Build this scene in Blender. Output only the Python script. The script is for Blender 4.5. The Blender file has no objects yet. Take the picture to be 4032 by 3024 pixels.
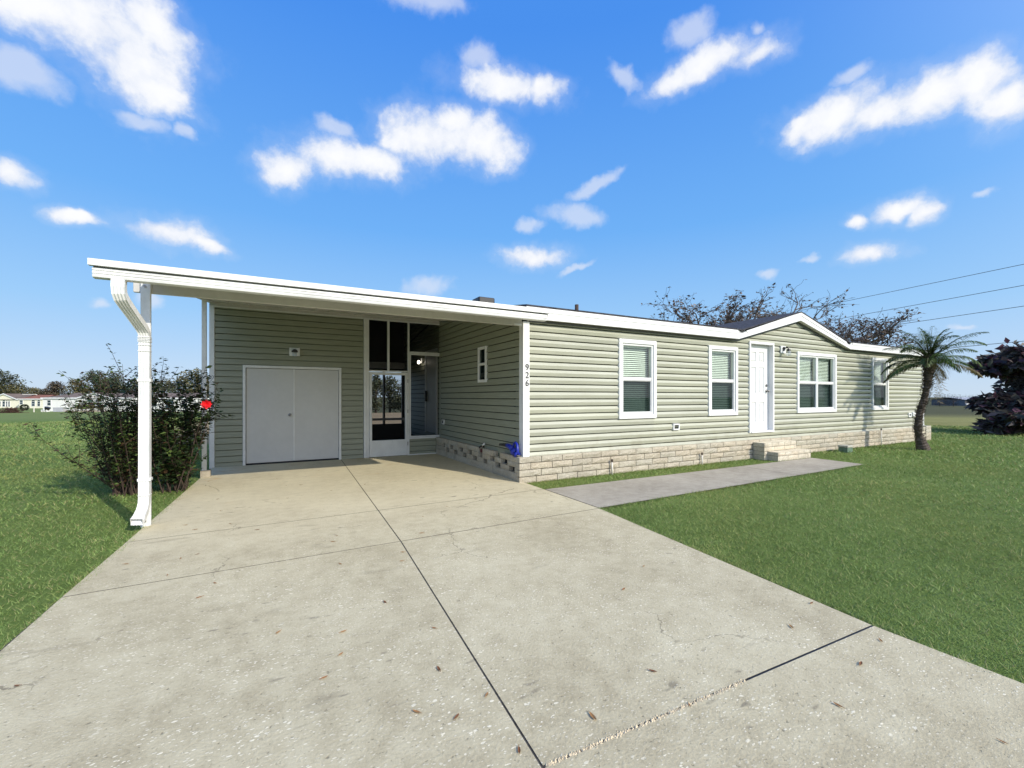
import bpy, bmesh, math, random
import numpy as np
from mathutils import Vector, Matrix

random.seed(7)
rng = np.random.default_rng(11)
SC = bpy.context.scene
COL = SC.collection
R = math.radians

# ------------------------------------------------------------------ camera frame (used to place far things at a real depth)
CAM_H = 1.45
FA, FB = .4748, .8801            # forward = FA*X + FB*Y ; right = FB*X - FA*Y
FPX, CPX, HPY = 1744.4, 2016., 1563.

def at(px, py, d):
    u = (px - CPX) / FPX * d
    return Vector((FA * d + FB * u, FB * d - FA * u, CAM_H + (HPY - py) / FPX * d))

def gz(x, y):
    r = math.hypot(x - 4, y - 6)
    t = min(1, max(0, (r - 18) / 82.0))
    return -1.55 * t * t * (3 - 2 * t)

def onground(px, d):
    p = at(px, 1563, d)
    p.z = gz(p.x, p.y)
    return p

def lin(*c):
    return tuple(((v / 255) / 12.92 if v <= 10 else ((v / 255 + .055) / 1.055) ** 2.4) for v in c)

# ------------------------------------------------------------------ materials
class NT:
    def __init__(s, m):
        s.m = m; s.t = m.node_tree; s.n = s.t.nodes; s.l = s.t.links
    def node(s, typ, **kw):
        n = s.n.new(typ)
        for k, v in kw.items():
            if k == 'inp':
                for a, b in v.items():
                    if isinstance(b, bpy.types.NodeSocket): s.l.new(b, n.inputs[a])
                    else: n.inputs[a].default_value = b
            else: setattr(n, k, v)
        return n
    def math(s, op, a, b=None, c=None, clamp=False):
        n = s.n.new('ShaderNodeMath'); n.operation = op; n.use_clamp = clamp
        for i, v in enumerate((a, b, c)):
            if v is None: continue
            if isinstance(v, bpy.types.NodeSocket): s.l.new(v, n.inputs[i])
            else: n.inputs[i].default_value = v
        return n.outputs[0]
    def mix(s, f, a, b, mode='MIX'):
        n = s.n.new('ShaderNodeMix'); n.data_type = 'RGBA'; n.blend_type = mode
        for i, v in ((0, f), (6, a), (7, b)):
            if isinstance(v, bpy.types.NodeSocket): s.l.new(v, n.inputs[i])
            elif i == 0: n.inputs[i].default_value = v
            else: n.inputs[i].default_value = (*v[:3], 1)
        return n.outputs[2]
    def noise(s, vec, scale, detail=4, rough=.55, out=0):
        n = s.node('ShaderNodeTexNoise', inp={'Scale': scale, 'Detail': detail, 'Roughness': rough})
        if vec is not None: s.l.new(vec, n.inputs['Vector'])
        return n.outputs[out]
    def ramp(s, f, stops):
        n = s.n.new('ShaderNodeValToRGB'); s.l.new(f, n.inputs[0])
        e = n.color_ramp.elements
        while len(e) < len(stops): e.new(.5)
        for x, (p, c) in zip(e, stops):
            x.position = p; x.color = (*c, 1) if len(c) == 3 else c
        return n.outputs[0]
    def step(s, f, lo, hi):
        n = s.node('ShaderNodeMapRange', interpolation_type='SMOOTHSTEP', inp={'Value': f, 'From Min': lo, 'From Max': hi})
        return n.outputs[0]

def newmat(name):
    m = bpy.data.materials.new(name); m.use_nodes = True
    nt = NT(m)
    bs = nt.n['Principled BSDF']
    pos = nt.node('ShaderNodeNewGeometry').outputs['Position']
    return m, nt, bs, pos

def simple(name, col, rough=.6, var=.08, scale=6, metal=0, bump=0, bscale=60, spec=.5):
    m, nt, bs, pos = newmat(name)
    n = nt.noise(pos, scale, 5)
    n2 = nt.noise(pos, scale * 9, 3)
    f = nt.math('ADD', nt.math('MULTIPLY', n, .7), nt.math('MULTIPLY', n2, .3))
    a = tuple(c * (1 - var * 1.6) for c in col); b = tuple(min(1, c * (1 + var * 1.6)) for c in col)
    nt.l.new(nt.mix(nt.step(f, .3, .7), a, b), bs.inputs['Base Color'])
    bs.inputs['Roughness'].default_value = rough
    bs.inputs['Metallic'].default_value = metal
    bs.inputs['Specular IOR Level'].default_value = spec
    if bump:
        bp = nt.node('ShaderNodeBump', inp={'Strength': bump, 'Distance': .02, 'Height': nt.noise(pos, bscale, 4)})
        nt.l.new(bp.outputs[0], bs.inputs['Normal'])
    return m

def leafmat(name, transl=.3, rough=.5):
    m, nt, bs, pos = newmat(name)
    at_ = nt.node('ShaderNodeAttribute', attribute_name='tint')
    nt.l.new(at_.outputs['Color'], bs.inputs['Base Color'])
    bs.inputs['Roughness'].default_value = rough
    bs.inputs['Specular IOR Level'].default_value = .3
    tr = nt.node('ShaderNodeBsdfTranslucent')
    nt.l.new(at_.outputs['Color'], tr.inputs['Color'])
    mx = nt.node('ShaderNodeMixShader', inp={0: transl, 1: bs.outputs[0], 2: tr.outputs[0]})
    nt.l.new(mx.outputs[0], nt.n['Material Output'].inputs['Surface'])
    return m

def glassmat(name, tint, gloss=.12, opac=0.0, ocol=(.01, .012, .014), fres=1.0):
    m, nt, bs, pos = newmat(name)
    nt.n.remove(bs)
    tr = nt.node('ShaderNodeBsdfTransparent', inp={'Color': (*tint, 1)})
    di = nt.node('ShaderNodeBsdfDiffuse', inp={'Color': (*ocol, 1)})
    gl = nt.node('ShaderNodeBsdfGlossy', inp={'Color': (1, 1, 1, 1), 'Roughness': .015})
    bp = nt.node('ShaderNodeBump', inp={'Strength': .04, 'Distance': .02, 'Height': nt.noise(pos, 2.2, 2)})
    nt.l.new(bp.outputs[0], gl.inputs['Normal'])
    a = nt.node('ShaderNodeMixShader', inp={0: opac, 1: tr.outputs[0], 2: di.outputs[0]})
    fr = nt.node('ShaderNodeFresnel', inp={'IOR': 1.5})
    f = nt.math('ADD', nt.math('MULTIPLY', fr.outputs[0], fres), gloss, clamp=True)
    b = nt.node('ShaderNodeMixShader', inp={0: f, 1: a.outputs[0], 2: gl.outputs[0]})
    nt.l.new(b.outputs[0], nt.n['Material Output'].inputs['Surface'])
    return m

M = {}
M['white'] = simple('white_trim_paint', (.72, .72, .71), .45, .025, 3)
M['alu'] = simple('white_aluminium', (.70, .70, .69), .4, .07, 2.5)
M['pan'] = simple('roof_pan_underside', (.56, .535, .50), .5, .06, 1.5)
M['shed_door'] = simple('grey_white_door_paint', (.53, .525, .51), .5, .03, 1.2)
M['frame_grey'] = simple('off_white_screen_frame', (.66, .66, .645), .45, .05, 4)
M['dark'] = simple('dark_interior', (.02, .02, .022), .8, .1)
M['black'] = simple('black_metal', (.012, .012, .014), .4, .1)
M['steel'] = simple('tarnished_steel', (.30, .29, .28), .35, .2, 40, .8)
M['blue'] = simple('blue_plastic', (.010, .024, .30), .35, .15, 14)
M['pvc'] = simple('weathered_pvc', (.66, .62, .54), .5, .1, 12)
M['shingle'] = simple('dark_shingle', (.035, .034, .042), .9, .5, 14, bump=.4, bscale=70)
M['blind'] = simple('blind_vinyl', (.74, .78, .745), .6, .04, 9)
M['pane'] = glassmat('window_glass', (.86, .93, .88), .02, fres=.85)
M['pane_screen'] = glassmat('screened_window_glass', (.42, .50, .48), .01, .38, (.016, .030, .030), .45)
M['mesh_screen'] = glassmat('porch_insect_screen', (.72, .72, .72), 0.0, .20, (.03, .03, .03), 0.0)
M['jar'] = glassmat('lamp_jar_glass', (.9, .92, .95), .12, fres=0.0)
M['green_box'] = simple('green_plastic', (.10, .16, .11), .6, .2, 20)
M['tan_box'] = simple('faded_plastic_lid', (.42, .40, .33), .6, .2, 20)
M['dark_strip'] = simple('dark_grey_strip', (.10, .10, .095), .6, .1)
M['wood_post'] = simple('pole_wood', (.16, .12, .09), .9, .3, 9)
M['wire'] = simple('wire_metal', (.10, .09, .085), .6, .1)
M['red_petal'] = simple('red_petal', (.75, .006, .012), .5, .15, 40)
M['stem'] = simple('brown_stem', (.055, .035, .025), .8, .3, 25)
M['bark'] = simple('grey_brown_bark', (.085, .065, .05), .9, .35, 9, bump=.6, bscale=30)
M['bark_dark'] = simple('dark_bark', (.05, .04, .035), .9, .35, 9)
M['bark_twig'] = simple('twig_bark', (.13, .10, .08), .9, .3, 9)
M['leaf'] = leafmat('leaf')
M['leaf_matte'] = leafmat('leaf_far', .15, .8)
M['blade'] = leafmat('grass_blade', .25, .6)
M['roof_brown'] = simple('brown_roof', (.15, .11, .085), .9, .2, .6)
M['roof_red'] = simple('rust_roof', (.22, .085, .05), .9, .15, .6)
M['wall_white'] = simple('far_white_siding', (.78, .77, .72), .7, .03, .5)
M['wall_cream'] = simple('far_cream_siding', (.78, .74, .58), .7, .03, .5)
M['barn'] = simple('grey_barn_wall', (.14, .14, .15), .8, .15, .4)
M['barn_roof'] = simple('pale_barn_roof', (.40, .40, .42), .6, .1, .4)
M['far_glass'] = simple('far_window_glass', (.03, .05, .06), .15, .3, 1)
M['rock'] = simple('garden_rock', (.36, .31, .25), .9, .3, 2)
M['tank'] = simple('grey_tub', (.42, .42, .44), .6, .08, 1)
M['brush'] = simple('dead_brush', (.07, .035, .02), .9, .4, 3)
M['terra'] = simple('terracotta', (.45, .2, .1), .8, .1, 5)

def siding_mat():
    m, nt, bs, pos = newmat('sage_vinyl_siding')
    tmp = nt.n.new('ShaderNodeMix'); tmp.data_type = 'RGBA'; tmp.blend_type = 'MULTIPLY'; tmp.inputs[0].default_value = 1
    st = nt.node('ShaderNodeMapping', inp={'Scale': (1.2, 1.2, 26)}); nt.l.new(pos, st.inputs[0])
    n = nt.noise(st.outputs[0], 2.0, 4)
    n2 = nt.noise(pos, 1.1, 3)
    n3 = nt.noise(pos, 260, 2)
    f = nt.math('ADD', nt.math('ADD', nt.math('MULTIPLY', n, .45), nt.math('MULTIPLY', n2, .35)), nt.math('MULTIPLY', n3, .2))
    nt.l.new(nt.mix(nt.step(f, .3, .7), (.375, .378, .298), (.458, .462, .372)), tmp.inputs[6])
    nt.l.new(nt.node('ShaderNodeAttribute', attribute_name='tint').outputs['Color'], tmp.inputs[7])
    sz = nt.node('ShaderNodeSeparateXYZ'); nt.l.new(pos, sz.inputs[0])
    dirt = nt.math('MULTIPLY', nt.math('SUBTRACT', 1.0, nt.step(sz.outputs[2], .45, .95)), nt.step(nt.noise(pos, 6, 5, .65), .42, .7))
    nt.l.new(nt.mix(nt.math('MULTIPLY', dirt, .35), tmp.outputs[2], (.25, .22, .15)), bs.inputs['Base Color'])
    bs.inputs['Roughness'].default_value = .5
    bp = nt.node('ShaderNodeBump', inp={'Strength': .12, 'Distance': .01, 'Height': nt.noise(st.outputs[0], 9, 3)})
    nt.l.new(bp.outputs[0], bs.inputs['Normal'])
    return m
M['siding'] = siding_mat()

def siding_shaded_mat():  # same sage siding as the front, with carport shade put into a darker colour
    m, nt, bs, pos = newmat('shaded_vinyl_siding')
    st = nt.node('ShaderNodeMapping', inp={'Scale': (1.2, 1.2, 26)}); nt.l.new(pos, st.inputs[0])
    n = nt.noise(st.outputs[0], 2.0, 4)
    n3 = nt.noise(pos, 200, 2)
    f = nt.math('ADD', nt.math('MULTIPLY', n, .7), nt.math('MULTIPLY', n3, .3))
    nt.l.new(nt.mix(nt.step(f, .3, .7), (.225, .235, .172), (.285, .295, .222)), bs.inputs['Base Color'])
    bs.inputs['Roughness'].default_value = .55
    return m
M['siding_shaded'] = siding_shaded_mat()

def block_mat():
    m, nt, bs, pos = newmat('split_face_block')
    n = nt.noise(pos, 3.0, 4); n2 = nt.noise(pos, 38, 5, .65)
    rnd = nt.node('ShaderNodeAttribute', attribute_name='tint').outputs['Color']
    c = nt.ramp(n2, [(.28, (.38, .33, .25)), (.5, (.50, .445, .345)), (.72, (.60, .545, .435))])
    c = nt.mix(nt.math('MULTIPLY', nt.step(n, .45, .7), .35), c, (.30, .25, .18))
    c = nt.mix(1.0, c, rnd, 'MULTIPLY')
    nt.l.new(c, bs.inputs['Base Color'])
    bs.inputs['Roughness'].default_value = .9
    bp = nt.node('ShaderNodeBump', inp={'Strength': .9, 'Distance': .03, 'Height': nt.noise(pos, 45, 6, .7)})
    nt.l.new(bp.outputs[0], bs.inputs['Normal'])
    return m
M['block'] = block_mat()
M['mortar'] = simple('mortar', (.10, .085, .062), .95, .15, 20)

def concrete_mat(name, shells=True):
    m, nt, bs, pos = newmat(name)
    sep = nt.node('ShaderNodeSeparateXYZ'); nt.l.new(pos, sep.inputs[0])
    n1 = nt.noise(pos, .9, 6, .6); n2 = nt.noise(pos, 7, 6, .65); n3 = nt.noise(pos, 60, 5, .7); n4 = nt.noise(pos, 240, 3, .7)
    f = nt.math('ADD', nt.math('ADD', nt.math('MULTIPLY', n1, .35), nt.math('MULTIPLY', n2, .3)), nt.math('ADD', nt.math('MULTIPLY', n3, .25), nt.math('MULTIPLY', n4, .1)))
    if shells:
        c = nt.ramp(f, [(.38, (.37, .31, .192)), (.5, (.515, .447, .288)), (.62, (.625, .555, .372))])
    else:
        c = nt.ramp(f, [(.38, (.25, .22, .172)), (.5, (.36, .32, .252)), (.62, (.45, .405, .325))])
    hgt = nt.math('MULTIPLY', n3, .5)
    if shells:
        # smoother, yellower cement towards the carport
        near = nt.step(sep.outputs[1], 4.2, 6.6)
        c = nt.mix(nt.math('MULTIPLY', near, .38), c, (.68, .61, .43))
        ochre = nt.math('MULTIPLY', nt.step(nt.noise(pos, 1.3, 5, .6), .58, .74), nt.step(sep.outputs[1], 6.0, 9.5))
        c = nt.mix(nt.math('MULTIPLY', ochre, .55), c, (.46, .27, .10))
        # dark tyre and water stains
        st = nt.node('ShaderNodeMapping', inp={'Rotation': (0, 0, .5), 'Scale': (1.0, 2.6, 1)}); nt.l.new(pos, st.inputs[0])
        d1 = nt.step(nt.noise(st.outputs[0], 1.6, 3, .5), .64, .76)
        c = nt.mix(nt.math('MULTIPLY', d1, .34), c, (.22, .185, .125))
        d2 = nt.math('MULTIPLY', nt.step(nt.noise(st.outputs[0], 5.5, 2, .5), .64, .72), nt.step(nt.noise(pos, .55, 2), .46, .58))
        c = nt.mix(nt.math('MULTIPLY', d2, .55), c, (.15, .128, .095))
        # hairline cracks
        cw_ = nt.node('ShaderNodeVectorMath', operation='MULTIPLY_ADD', inp={0: nt.noise(pos, 2.2, 5, .65, out=1), 1: (.5, .5, 0), 2: pos})
        cv = nt.node('ShaderNodeTexVoronoi', feature='DISTANCE_TO_EDGE', inp={'Scale': .42}); nt.l.new(cw_.outputs[0], cv.inputs['Vector'])
        crk = nt.math('MULTIPLY', nt.math('LESS_THAN', cv.outputs['Distance'], .0022), nt.step(nt.noise(pos, .8, 3), .50, .60))
        c = nt.mix(nt.math('MULTIPLY', crk, .6), c, (.14, .115, .08))
        # pitted dark crumbs
        pit = nt.step(nt.noise(pos, 34, 4, .7), .60, .72)
        c = nt.mix(nt.math('MULTIPLY', pit, .7), c, (.21, .175, .115))
        # embedded shells: scattered pale oval chips
        mp = nt.node('ShaderNodeMapping', inp={'Rotation': (0, 0, .45), 'Scale': (1.0, 1.9, 1)}); nt.l.new(pos, mp.inputs[0])
        wob = nt.node('ShaderNodeVectorMath', operation='MULTIPLY_ADD', inp={0: nt.noise(pos, 55, 2, out=1), 1: (.022, .022, 0), 2: mp.outputs[0]})
        tot = None
        for sc_, thr, size in ((19, .86, .24), (32, .74, .30), (52, .66, .36)):
            v = nt.node('ShaderNodeTexVoronoi', inp={'Scale': sc_, 'Randomness': 1.0}); nt.l.new(wob.outputs[0], v.inputs['Vector'])
            sp = nt.node('ShaderNodeSeparateColor'); nt.l.new(v.outputs['Color'], sp.inputs[0])
            on = nt.math('GREATER_THAN', sp.outputs[0], thr)
            rad = nt.math('MULTIPLY_ADD', sp.outputs[1], size * .6, size * .45)
            chip = nt.math('MULTIPLY', on, nt.math('LESS_THAN', v.outputs['Distance'], rad))
            tot = chip if tot is None else nt.math('MAXIMUM', tot, chip)
        far = nt.math('SUBTRACT', 1.0, nt.math('MULTIPLY', nt.step(sep.outputs[1], 3.6, 6.2), .93))
        patch = nt.math('MULTIPLY_ADD', nt.step(nt.noise(pos, 1.7, 4, .6), .36, .60), .7, .3)
        tot = nt.math('MULTIPLY', tot, nt.math('MULTIPLY', far, patch))
        c = nt.mix(nt.math('MULTIPLY', tot, .9), c, (.86, .78, .58))
        hgt = nt.math('ADD', hgt, nt.math('MULTIPLY', tot, .35))
        hgt = nt.math('SUBTRACT', hgt, nt.math('MULTIPLY', pit, .3))
    nt.l.new(c, bs.inputs['Base Color'])
    bs.inputs['Roughness'].default_value = .9
    bs.inputs['Specular IOR Level'].default_value = .2
    bp = nt.node('ShaderNodeBump', inp={'Strength': .9, 'Distance': .010, 'Height': hgt})
    nt.l.new(bp.outputs[0], bs.inputs['Normal'])
    return m
M['concrete'] = concrete_mat('shell_concrete')
M['walk'] = concrete_mat('grey_walk_concrete', False)
M['joint'] = simple('joint_filler', (.075, .066, .052), .95, .4, 30)
M['crumb'] = simple('pale_joint_crumbs', (.60, .51, .36), .9, .2, 30)

def ground_mat():
    m, nt, bs, pos = newmat('lawn_soil_and_turf')
    sep = nt.node('ShaderNodeSeparateXYZ'); nt.l.new(pos, sep.inputs[0])
    x, y = sep.outputs[0], sep.outputs[1]
    n1 = nt.noise(pos, .35, 5, .6); n2 = nt.noise(pos, 3.5, 5, .65); n3 = nt.noise(pos, 26, 5, .7)
    f = nt.math('ADD', nt.math('ADD', nt.math('MULTIPLY', n1, .3), nt.math('MULTIPLY', n2, .35)), nt.math('MULTIPLY', n3, .35))
    g = nt.ramp(f, [(.34, (.095, .15, .032)), (.5, (.155, .225, .055)), (.66, (.215, .285, .085))])
    wob = nt.math('MULTIPLY_ADD', nt.noise(pos, .16, 4), 12.0, -6.0)
    # un-mown straw field behind the house and to the right, beyond the lawn
    d = nt.math('ADD', nt.math('MULTIPLY', x, FA), nt.math('MULTIPLY', y, FB))
    fx = nt.step(nt.math('ADD', x, wob), 8.0, 18.0)
    fd = nt.step(nt.math('ADD', d, nt.math('MULTIPLY', wob, .35)), 21.5, 25.0)
    straw = nt.ramp(f, [(.36, (.17, .165, .055)), (.5, (.27, .26, .09)), (.66, (.37, .34, .14))])
    far = nt.mix(nt.step(d, 45, 85), straw, (.085, .085, .042))
    g = nt.mix(nt.math('MULTIPLY', nt.step(d, 30, 60), .45), g, (.19, .205, .085))
    c = nt.mix(nt.math('MULTIPLY', fx, fd), g, far)
    # bare tan ground right behind the shed and porch
    bx = nt.math('MULTIPLY', nt.step(y, 15.5, 18.0), nt.math('MULTIPLY', nt.step(x, -5.5, -2.5), nt.math('SUBTRACT', 1.0, nt.step(nt.math('ADD', y, wob), 60, 70))))
    tan = nt.ramp(f, [(.36, (.26, .185, .10)), (.5, (.36, .265, .15)), (.66, (.43, .33, .20))])
    c = nt.mix(nt.math('MULTIPLY', bx, nt.math('SUBTRACT', 1.0, nt.step(x, 17, 21))), c, tan)
    nt.l.new(c, bs.inputs['Base Color'])
    bs.inputs['Roughness'].default_value = .95
    bs.inputs['Specular IOR Level'].default_value = .1
    bp = nt.node('ShaderNodeBump', inp={'Strength': .8, 'Distance': .05, 'Height': nt.math('ADD', n3, nt.noise(pos, 90, 3))})
    nt.l.new(bp.outputs[0], bs.inputs['Normal'])
    return m
M['ground'] = ground_mat()

# ------------------------------------------------------------------ mesh helpers
class MB:
    def __init__(s):
        s.v = []; s.f = []; s.c = []; s.col = None
    def face(s, pts):
        i = len(s.v); s.v.extend([tuple(p) for p in pts]); s.f.append(tuple(range(i, i + len(pts)))); s.c.append(s.col)
        return s
    def faces(s, vs, fs):
        i = len(s.v); s.v.extend([tuple(p) for p in vs])
        for f in fs: s.f.append(tuple(k + i for k in f)); s.c.append(s.col)
        return s
    def box(s, x0, x1, y0, y1, z0, z1):
        v = [(x0, y0, z0), (x1, y0, z0), (x1, y1, z0), (x0, y1, z0), (x0, y0, z1), (x1, y0, z1), (x1, y1, z1), (x0, y1, z1)]
        return s.faces(v, [(0, 3, 2, 1), (4, 5, 6, 7), (0, 1, 5, 4), (1, 2, 6, 5), (2, 3, 7, 6), (3, 0, 4, 7)])
    def prism(s, poly, vec):
        n = len(poly); vec = Vector(vec)
        v = [Vector(p) for p in poly] + [Vector(p) + vec for p in poly]
        return s.faces(v, [tuple(range(n))[::-1], tuple(range(n, 2 * n))] + [(i, (i + 1) % n, n + (i + 1) % n, n + i) for i in range(n)])
    def tube(s, pts, radii, n=6, cap=True):
        pts = [Vector(p) for p in pts]
        if not hasattr(radii, '__len__'): radii = [radii] * len(pts)
        base = len(s.v); prev = None
        for i, p in enumerate(pts):
            t = (pts[min(i + 1, len(pts) - 1)] - pts[max(i - 1, 0)])
            if t.length < 1e-9: t = Vector((0, 0, 1))
            t.normalize()
            a = prev if prev is not None else (Vector((1, 0, 0)) if abs(t.x) < .9 else Vector((0, 1, 0)))
            a = (a - t * a.dot(t)); 
            if a.length < 1e-6: a = t.orthogonal()
            a.normalize(); prev = a; b = t.cross(a)
            for k in range(n):
                w = 2 * math.pi * k / n
                s.v.append(tuple(p + (a * math.cos(w) + b * math.sin(w)) * radii[i]))
        for i in range(len(pts) - 1):
            for k in range(n):
                s.f.append((base + i * n + k, base + i * n + (k + 1) % n, base + (i + 1) * n + (k + 1) % n, base + (i + 1) * n + k)); s.c.append(s.col)
        if cap:
            s.f.append(tuple(base + k for k in range(n))[::-1]); s.c.append(s.col)
            s.f.append(tuple(base + (len(pts) - 1) * n + k for k in range(n))); s.c.append(s.col)
        return s
    def sphere(s, c, r, seg=14, ring=9, sz=1.0):
        c = Vector(c); base = len(s.v)
        for i in range(ring + 1):
            th = math.pi * i / ring
            for k in range(seg):
                ph = 2 * math.pi * k / seg
                s.v.append((c.x + r * math.sin(th) * math.cos(ph), c.y + r * math.sin(th) * math.sin(ph), c.z + r * sz * math.cos(th)))
        for i in range(ring):
            for k in range(seg):
                s.f.append((base + i * seg + k, base + (i + 1) * seg + k, base + (i + 1) * seg + (k + 1) % seg, base + i * seg + (k + 1) % seg)); s.c.append(s.col)
        return s
    def leaf(s, p, d, up, L, W, bend=.15):
        p = Vector(p); d = Vector(d).normalized(); sd = d.cross(up)
        if sd.length < 1e-5: sd = d.orthogonal()
        sd.normalize(); nn = sd.cross(d)
        return s.faces([p, p + d * L * .45 + sd * W * .5, p + d * L - nn * L * bend, p + d * L * .45 - sd * W * .5], [(0, 1, 2, 3)])
    def build(s, name, m, parent=None, smooth=False, bevel=0, origin=None):
        me = bpy.data.meshes.new(name)
        vs = s.v
        if origin is not None:
            ox, oy, oz = origin; vs = [(a - ox, b - oy, c - oz) for a, b, c in vs]
        me.from_pydata(vs, [], s.f)
        if any(c is not None for c in s.c):
            at_ = me.attributes.new('tint', 'FLOAT_COLOR', 'FACE')
            flat = []
            for c in s.c: flat.extend((*(c or (1, 1, 1)), 1.0))
            at_.data.foreach_set('color', flat)
        if smooth: me.polygons.foreach_set('use_smooth', [True] * len(me.polygons))
        me.materials.append(m if not isinstance(m, str) else M[m])
        me.update()
        o = bpy.data.objects.new(name, me); COL.objects.link(o)
        if origin is not None: o.location = origin
        if parent is not None: o.parent = parent
        if bevel:
            b = o.modifiers.new('bevel', 'BEVEL'); b.width = bevel; b.segments = 2; b.limit_method = 'ANGLE'; b.angle_limit = R(40)
        return o

def tag(o, label=None, cat=None, group=None, kind=None):
    if label: o['label'] = label
    if cat: o['category'] = cat
    if group: o['group'] = group
    if kind: o['kind'] = kind
    return o

def thing(name, label, cat, group=None, loc=(0, 0, 0), rz=0):
    o = bpy.data.objects.new(name, None); COL.objects.link(o)
    o.empty_display_size = .1; o.location = loc; o.rotation_euler = (0, 0, rz)
    return tag(o, label, cat, group)

def bx(*a): return MB().box(*a)

def cut_above(o, co, no):
    bm = bmesh.new(); bm.from_mesh(o.data)
    bmesh.ops.bisect_plane(bm, geom=bm.verts[:] + bm.edges[:] + bm.faces[:], plane_co=co, plane_no=no, clear_outer=True)
    bm.to_mesh(o.data); bm.free()

# ------------------------------------------------------------------ lap siding
def lap_profile(z0, z1, e, zref, D, dutch=True):
    pts = []
    k = math.floor((z0 - zref) / e)
    while zref + k * e < z1:
        zb = zref + k * e; zt = zb + e
        row = [(zb, D * .35), (zb + .006, D * .42), (zb + e * .44, D), (zb + e * .50, D * .97), (zb + e * .58, D * .72), (zt - .0215, .001), (zt - .0210, -.10), (zt, -.10)] if dutch else \
              [(zb, D), (zb + .01, D), (zt - .0165, .001), (zt - .016, -.05), (zt, -.05)]
        for (a, oa), (b, ob) in zip(row, row[1:]):
            lo, hi = max(a, z0), min(b, z1)
            if hi <= lo: continue
            f = lambda z: oa + (ob - oa) * (z - a) / (b - a)
            if not pts or abs(pts[-1][0] - lo) > 1e-6 or abs(pts[-1][1] - f(lo)) > 1e-6: pts.append((lo, f(lo)))
            pts.append((hi, f(hi)))
        k += 1
    return pts

def siding(mb, axis, plane, s0, s1, z0, z1, e, zref, D, dutch=True):
    pr = lap_profile(z0, z1, e, zref, D, dutch)
    P = (lambda s, z, o: (s, plane - o, z)) if axis == 'x' else (lambda s, z, o: (plane - o, s, z))
    n = max(1, int((s1 - s0) / 1.1))
    ss = [s0 + (s1 - s0) * i / n for i in range(n + 1)]
    for a, b in zip(ss, ss[1:]):
        for (za, oa), (zb, ob) in zip(pr, pr[1:]):
            kc = int(((za + zb) / 2 - zref) // (2 * e)); pid = int((a + kc * 1.37 + 40) // 3.66); rs = random.Random(kc * 131 + pid * 17); tv = rs.uniform(.945, 1.045); mb.col = (tv, tv, tv * rs.uniform(.975, 1.02))
            q = [P(a, za, oa), P(b, za, oa), P(b, zb, ob), P(a, zb, ob)]
            mb.face(q if axis == 'x' else q[::-1])
    mb.col = None

def wall_with_holes(mb, axis, plane, s0, s1, z0, z1, holes, *pr):
    cuts = sorted({s0, s1, *[h[0] for h in holes], *[h[1] for h in holes]})
    cuts = [c for c in cuts if s0 <= c <= s1]
    for a, b in zip(cuts, cuts[1:]):
        mid = (a + b) / 2
        hs = sorted([(h[2], h[3]) for h in holes if h[0] < mid < h[1]])
        z = z0
        for h0, h1 in hs:
            if h0 > z: siding(mb, axis, plane, a, b, z, h0, *pr)
            z = h1
        if z < z1: siding(mb, axis, plane, a, b, z, z1, *pr)

# ================================================================== SETTING
def build_ground():
    rad = [0, 1, 2, 3, 4.5, 6, 8, 10, 13, 16, 20, 25, 30, 36, 44, 52, 62, 74, 88, 100, 130, 180, 260, 400, 700, 1200, 2200, 4000]
    n = 96; vs = [(4, 6, -.022)]; fs = []
    for r in rad[1:]:
        for k in range(n):
            a = 2 * math.pi * k / n
            x, y = 4 + r * math.cos(a), 6 + r * math.sin(a)
            vs.append((x, y, gz(x, y) - .022))
    for k in range(n): fs.append((0, 1 + k, 1 + (k + 1) % n))
    for i in range(len(rad) - 2):
        b0, b1 = 1 + i * n, 1 + (i + 1) * n
        for k in range(n): fs.append((b0 + k, b1 + k, b1 + (k + 1) % n, b0 + (k + 1) % n))
    mb = MB(); mb.faces(vs, fs)
    return tag(mb.build('lawn', M['ground'], smooth=True), 'green lawn and field', kind='structure')
build_ground()

def lerp_pts(pts, y):
    pts = sorted(pts, key=lambda p: p[1])
    if y <= pts[0][1]: pts = pts[:2]
    elif y >= pts[-1][1]: pts = pts[-2:]
    else:
        for p, q in zip(pts, pts[1:]):
            if p[1] <= y <= q[1]: pts = [p, q]; break
    (x0, y0), (x1, y1) = pts
    return x0 + (x1 - x0) * (y - y0) / (y1 - y0)
EDGE_L = [(-1.60, -4), (-1.38, 3.64), (-1.13, 9.73), (-1.10, 10.94)]
EDGE_C = [(.559, -4), (1.13, 4.45), (1.389, 10.94)]
EDGE_R = [(3.28, -4), (3.331, .74), (3.357, 1.40), (3.745, 4.54), (3.75, 6.0), (3.80, 10.94)]
DRIVE_POLY = [(lerp_pts(EDGE_L, y), y) for y in (-4, 3.64, 9.73, 10.94)] + [(x, y) for x, y in EDGE_R[::-1]]
WALK_POLY = [(3.757, 4.56), (11.25, 4.80), (11.34, 5.93), (3.765, 5.90)]

def slab(mb, q, top=0.0, g=.006, th=.1, nx=6, ny=10):
    # q: near-left, near-right, far-right, far-left
    q = [Vector((*p, 0)) for p in q]; c = sum(q, Vector()) / 4
    q = [p + Vector((g if p.x < c.x else -g, g if p.y < c.y else -g, 0)) for p in q]
    b = .002
    qi = [p + Vector((b if p.x < c.x else -b, b if p.y < c.y else -b, 0)) for p in q]
    Z = lambda p, z: (p.x, p.y, z)
    mb.face([Z(p, top) for p in qi])
    for i in range(4):
        j = (i + 1) % 4
        pass

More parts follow.
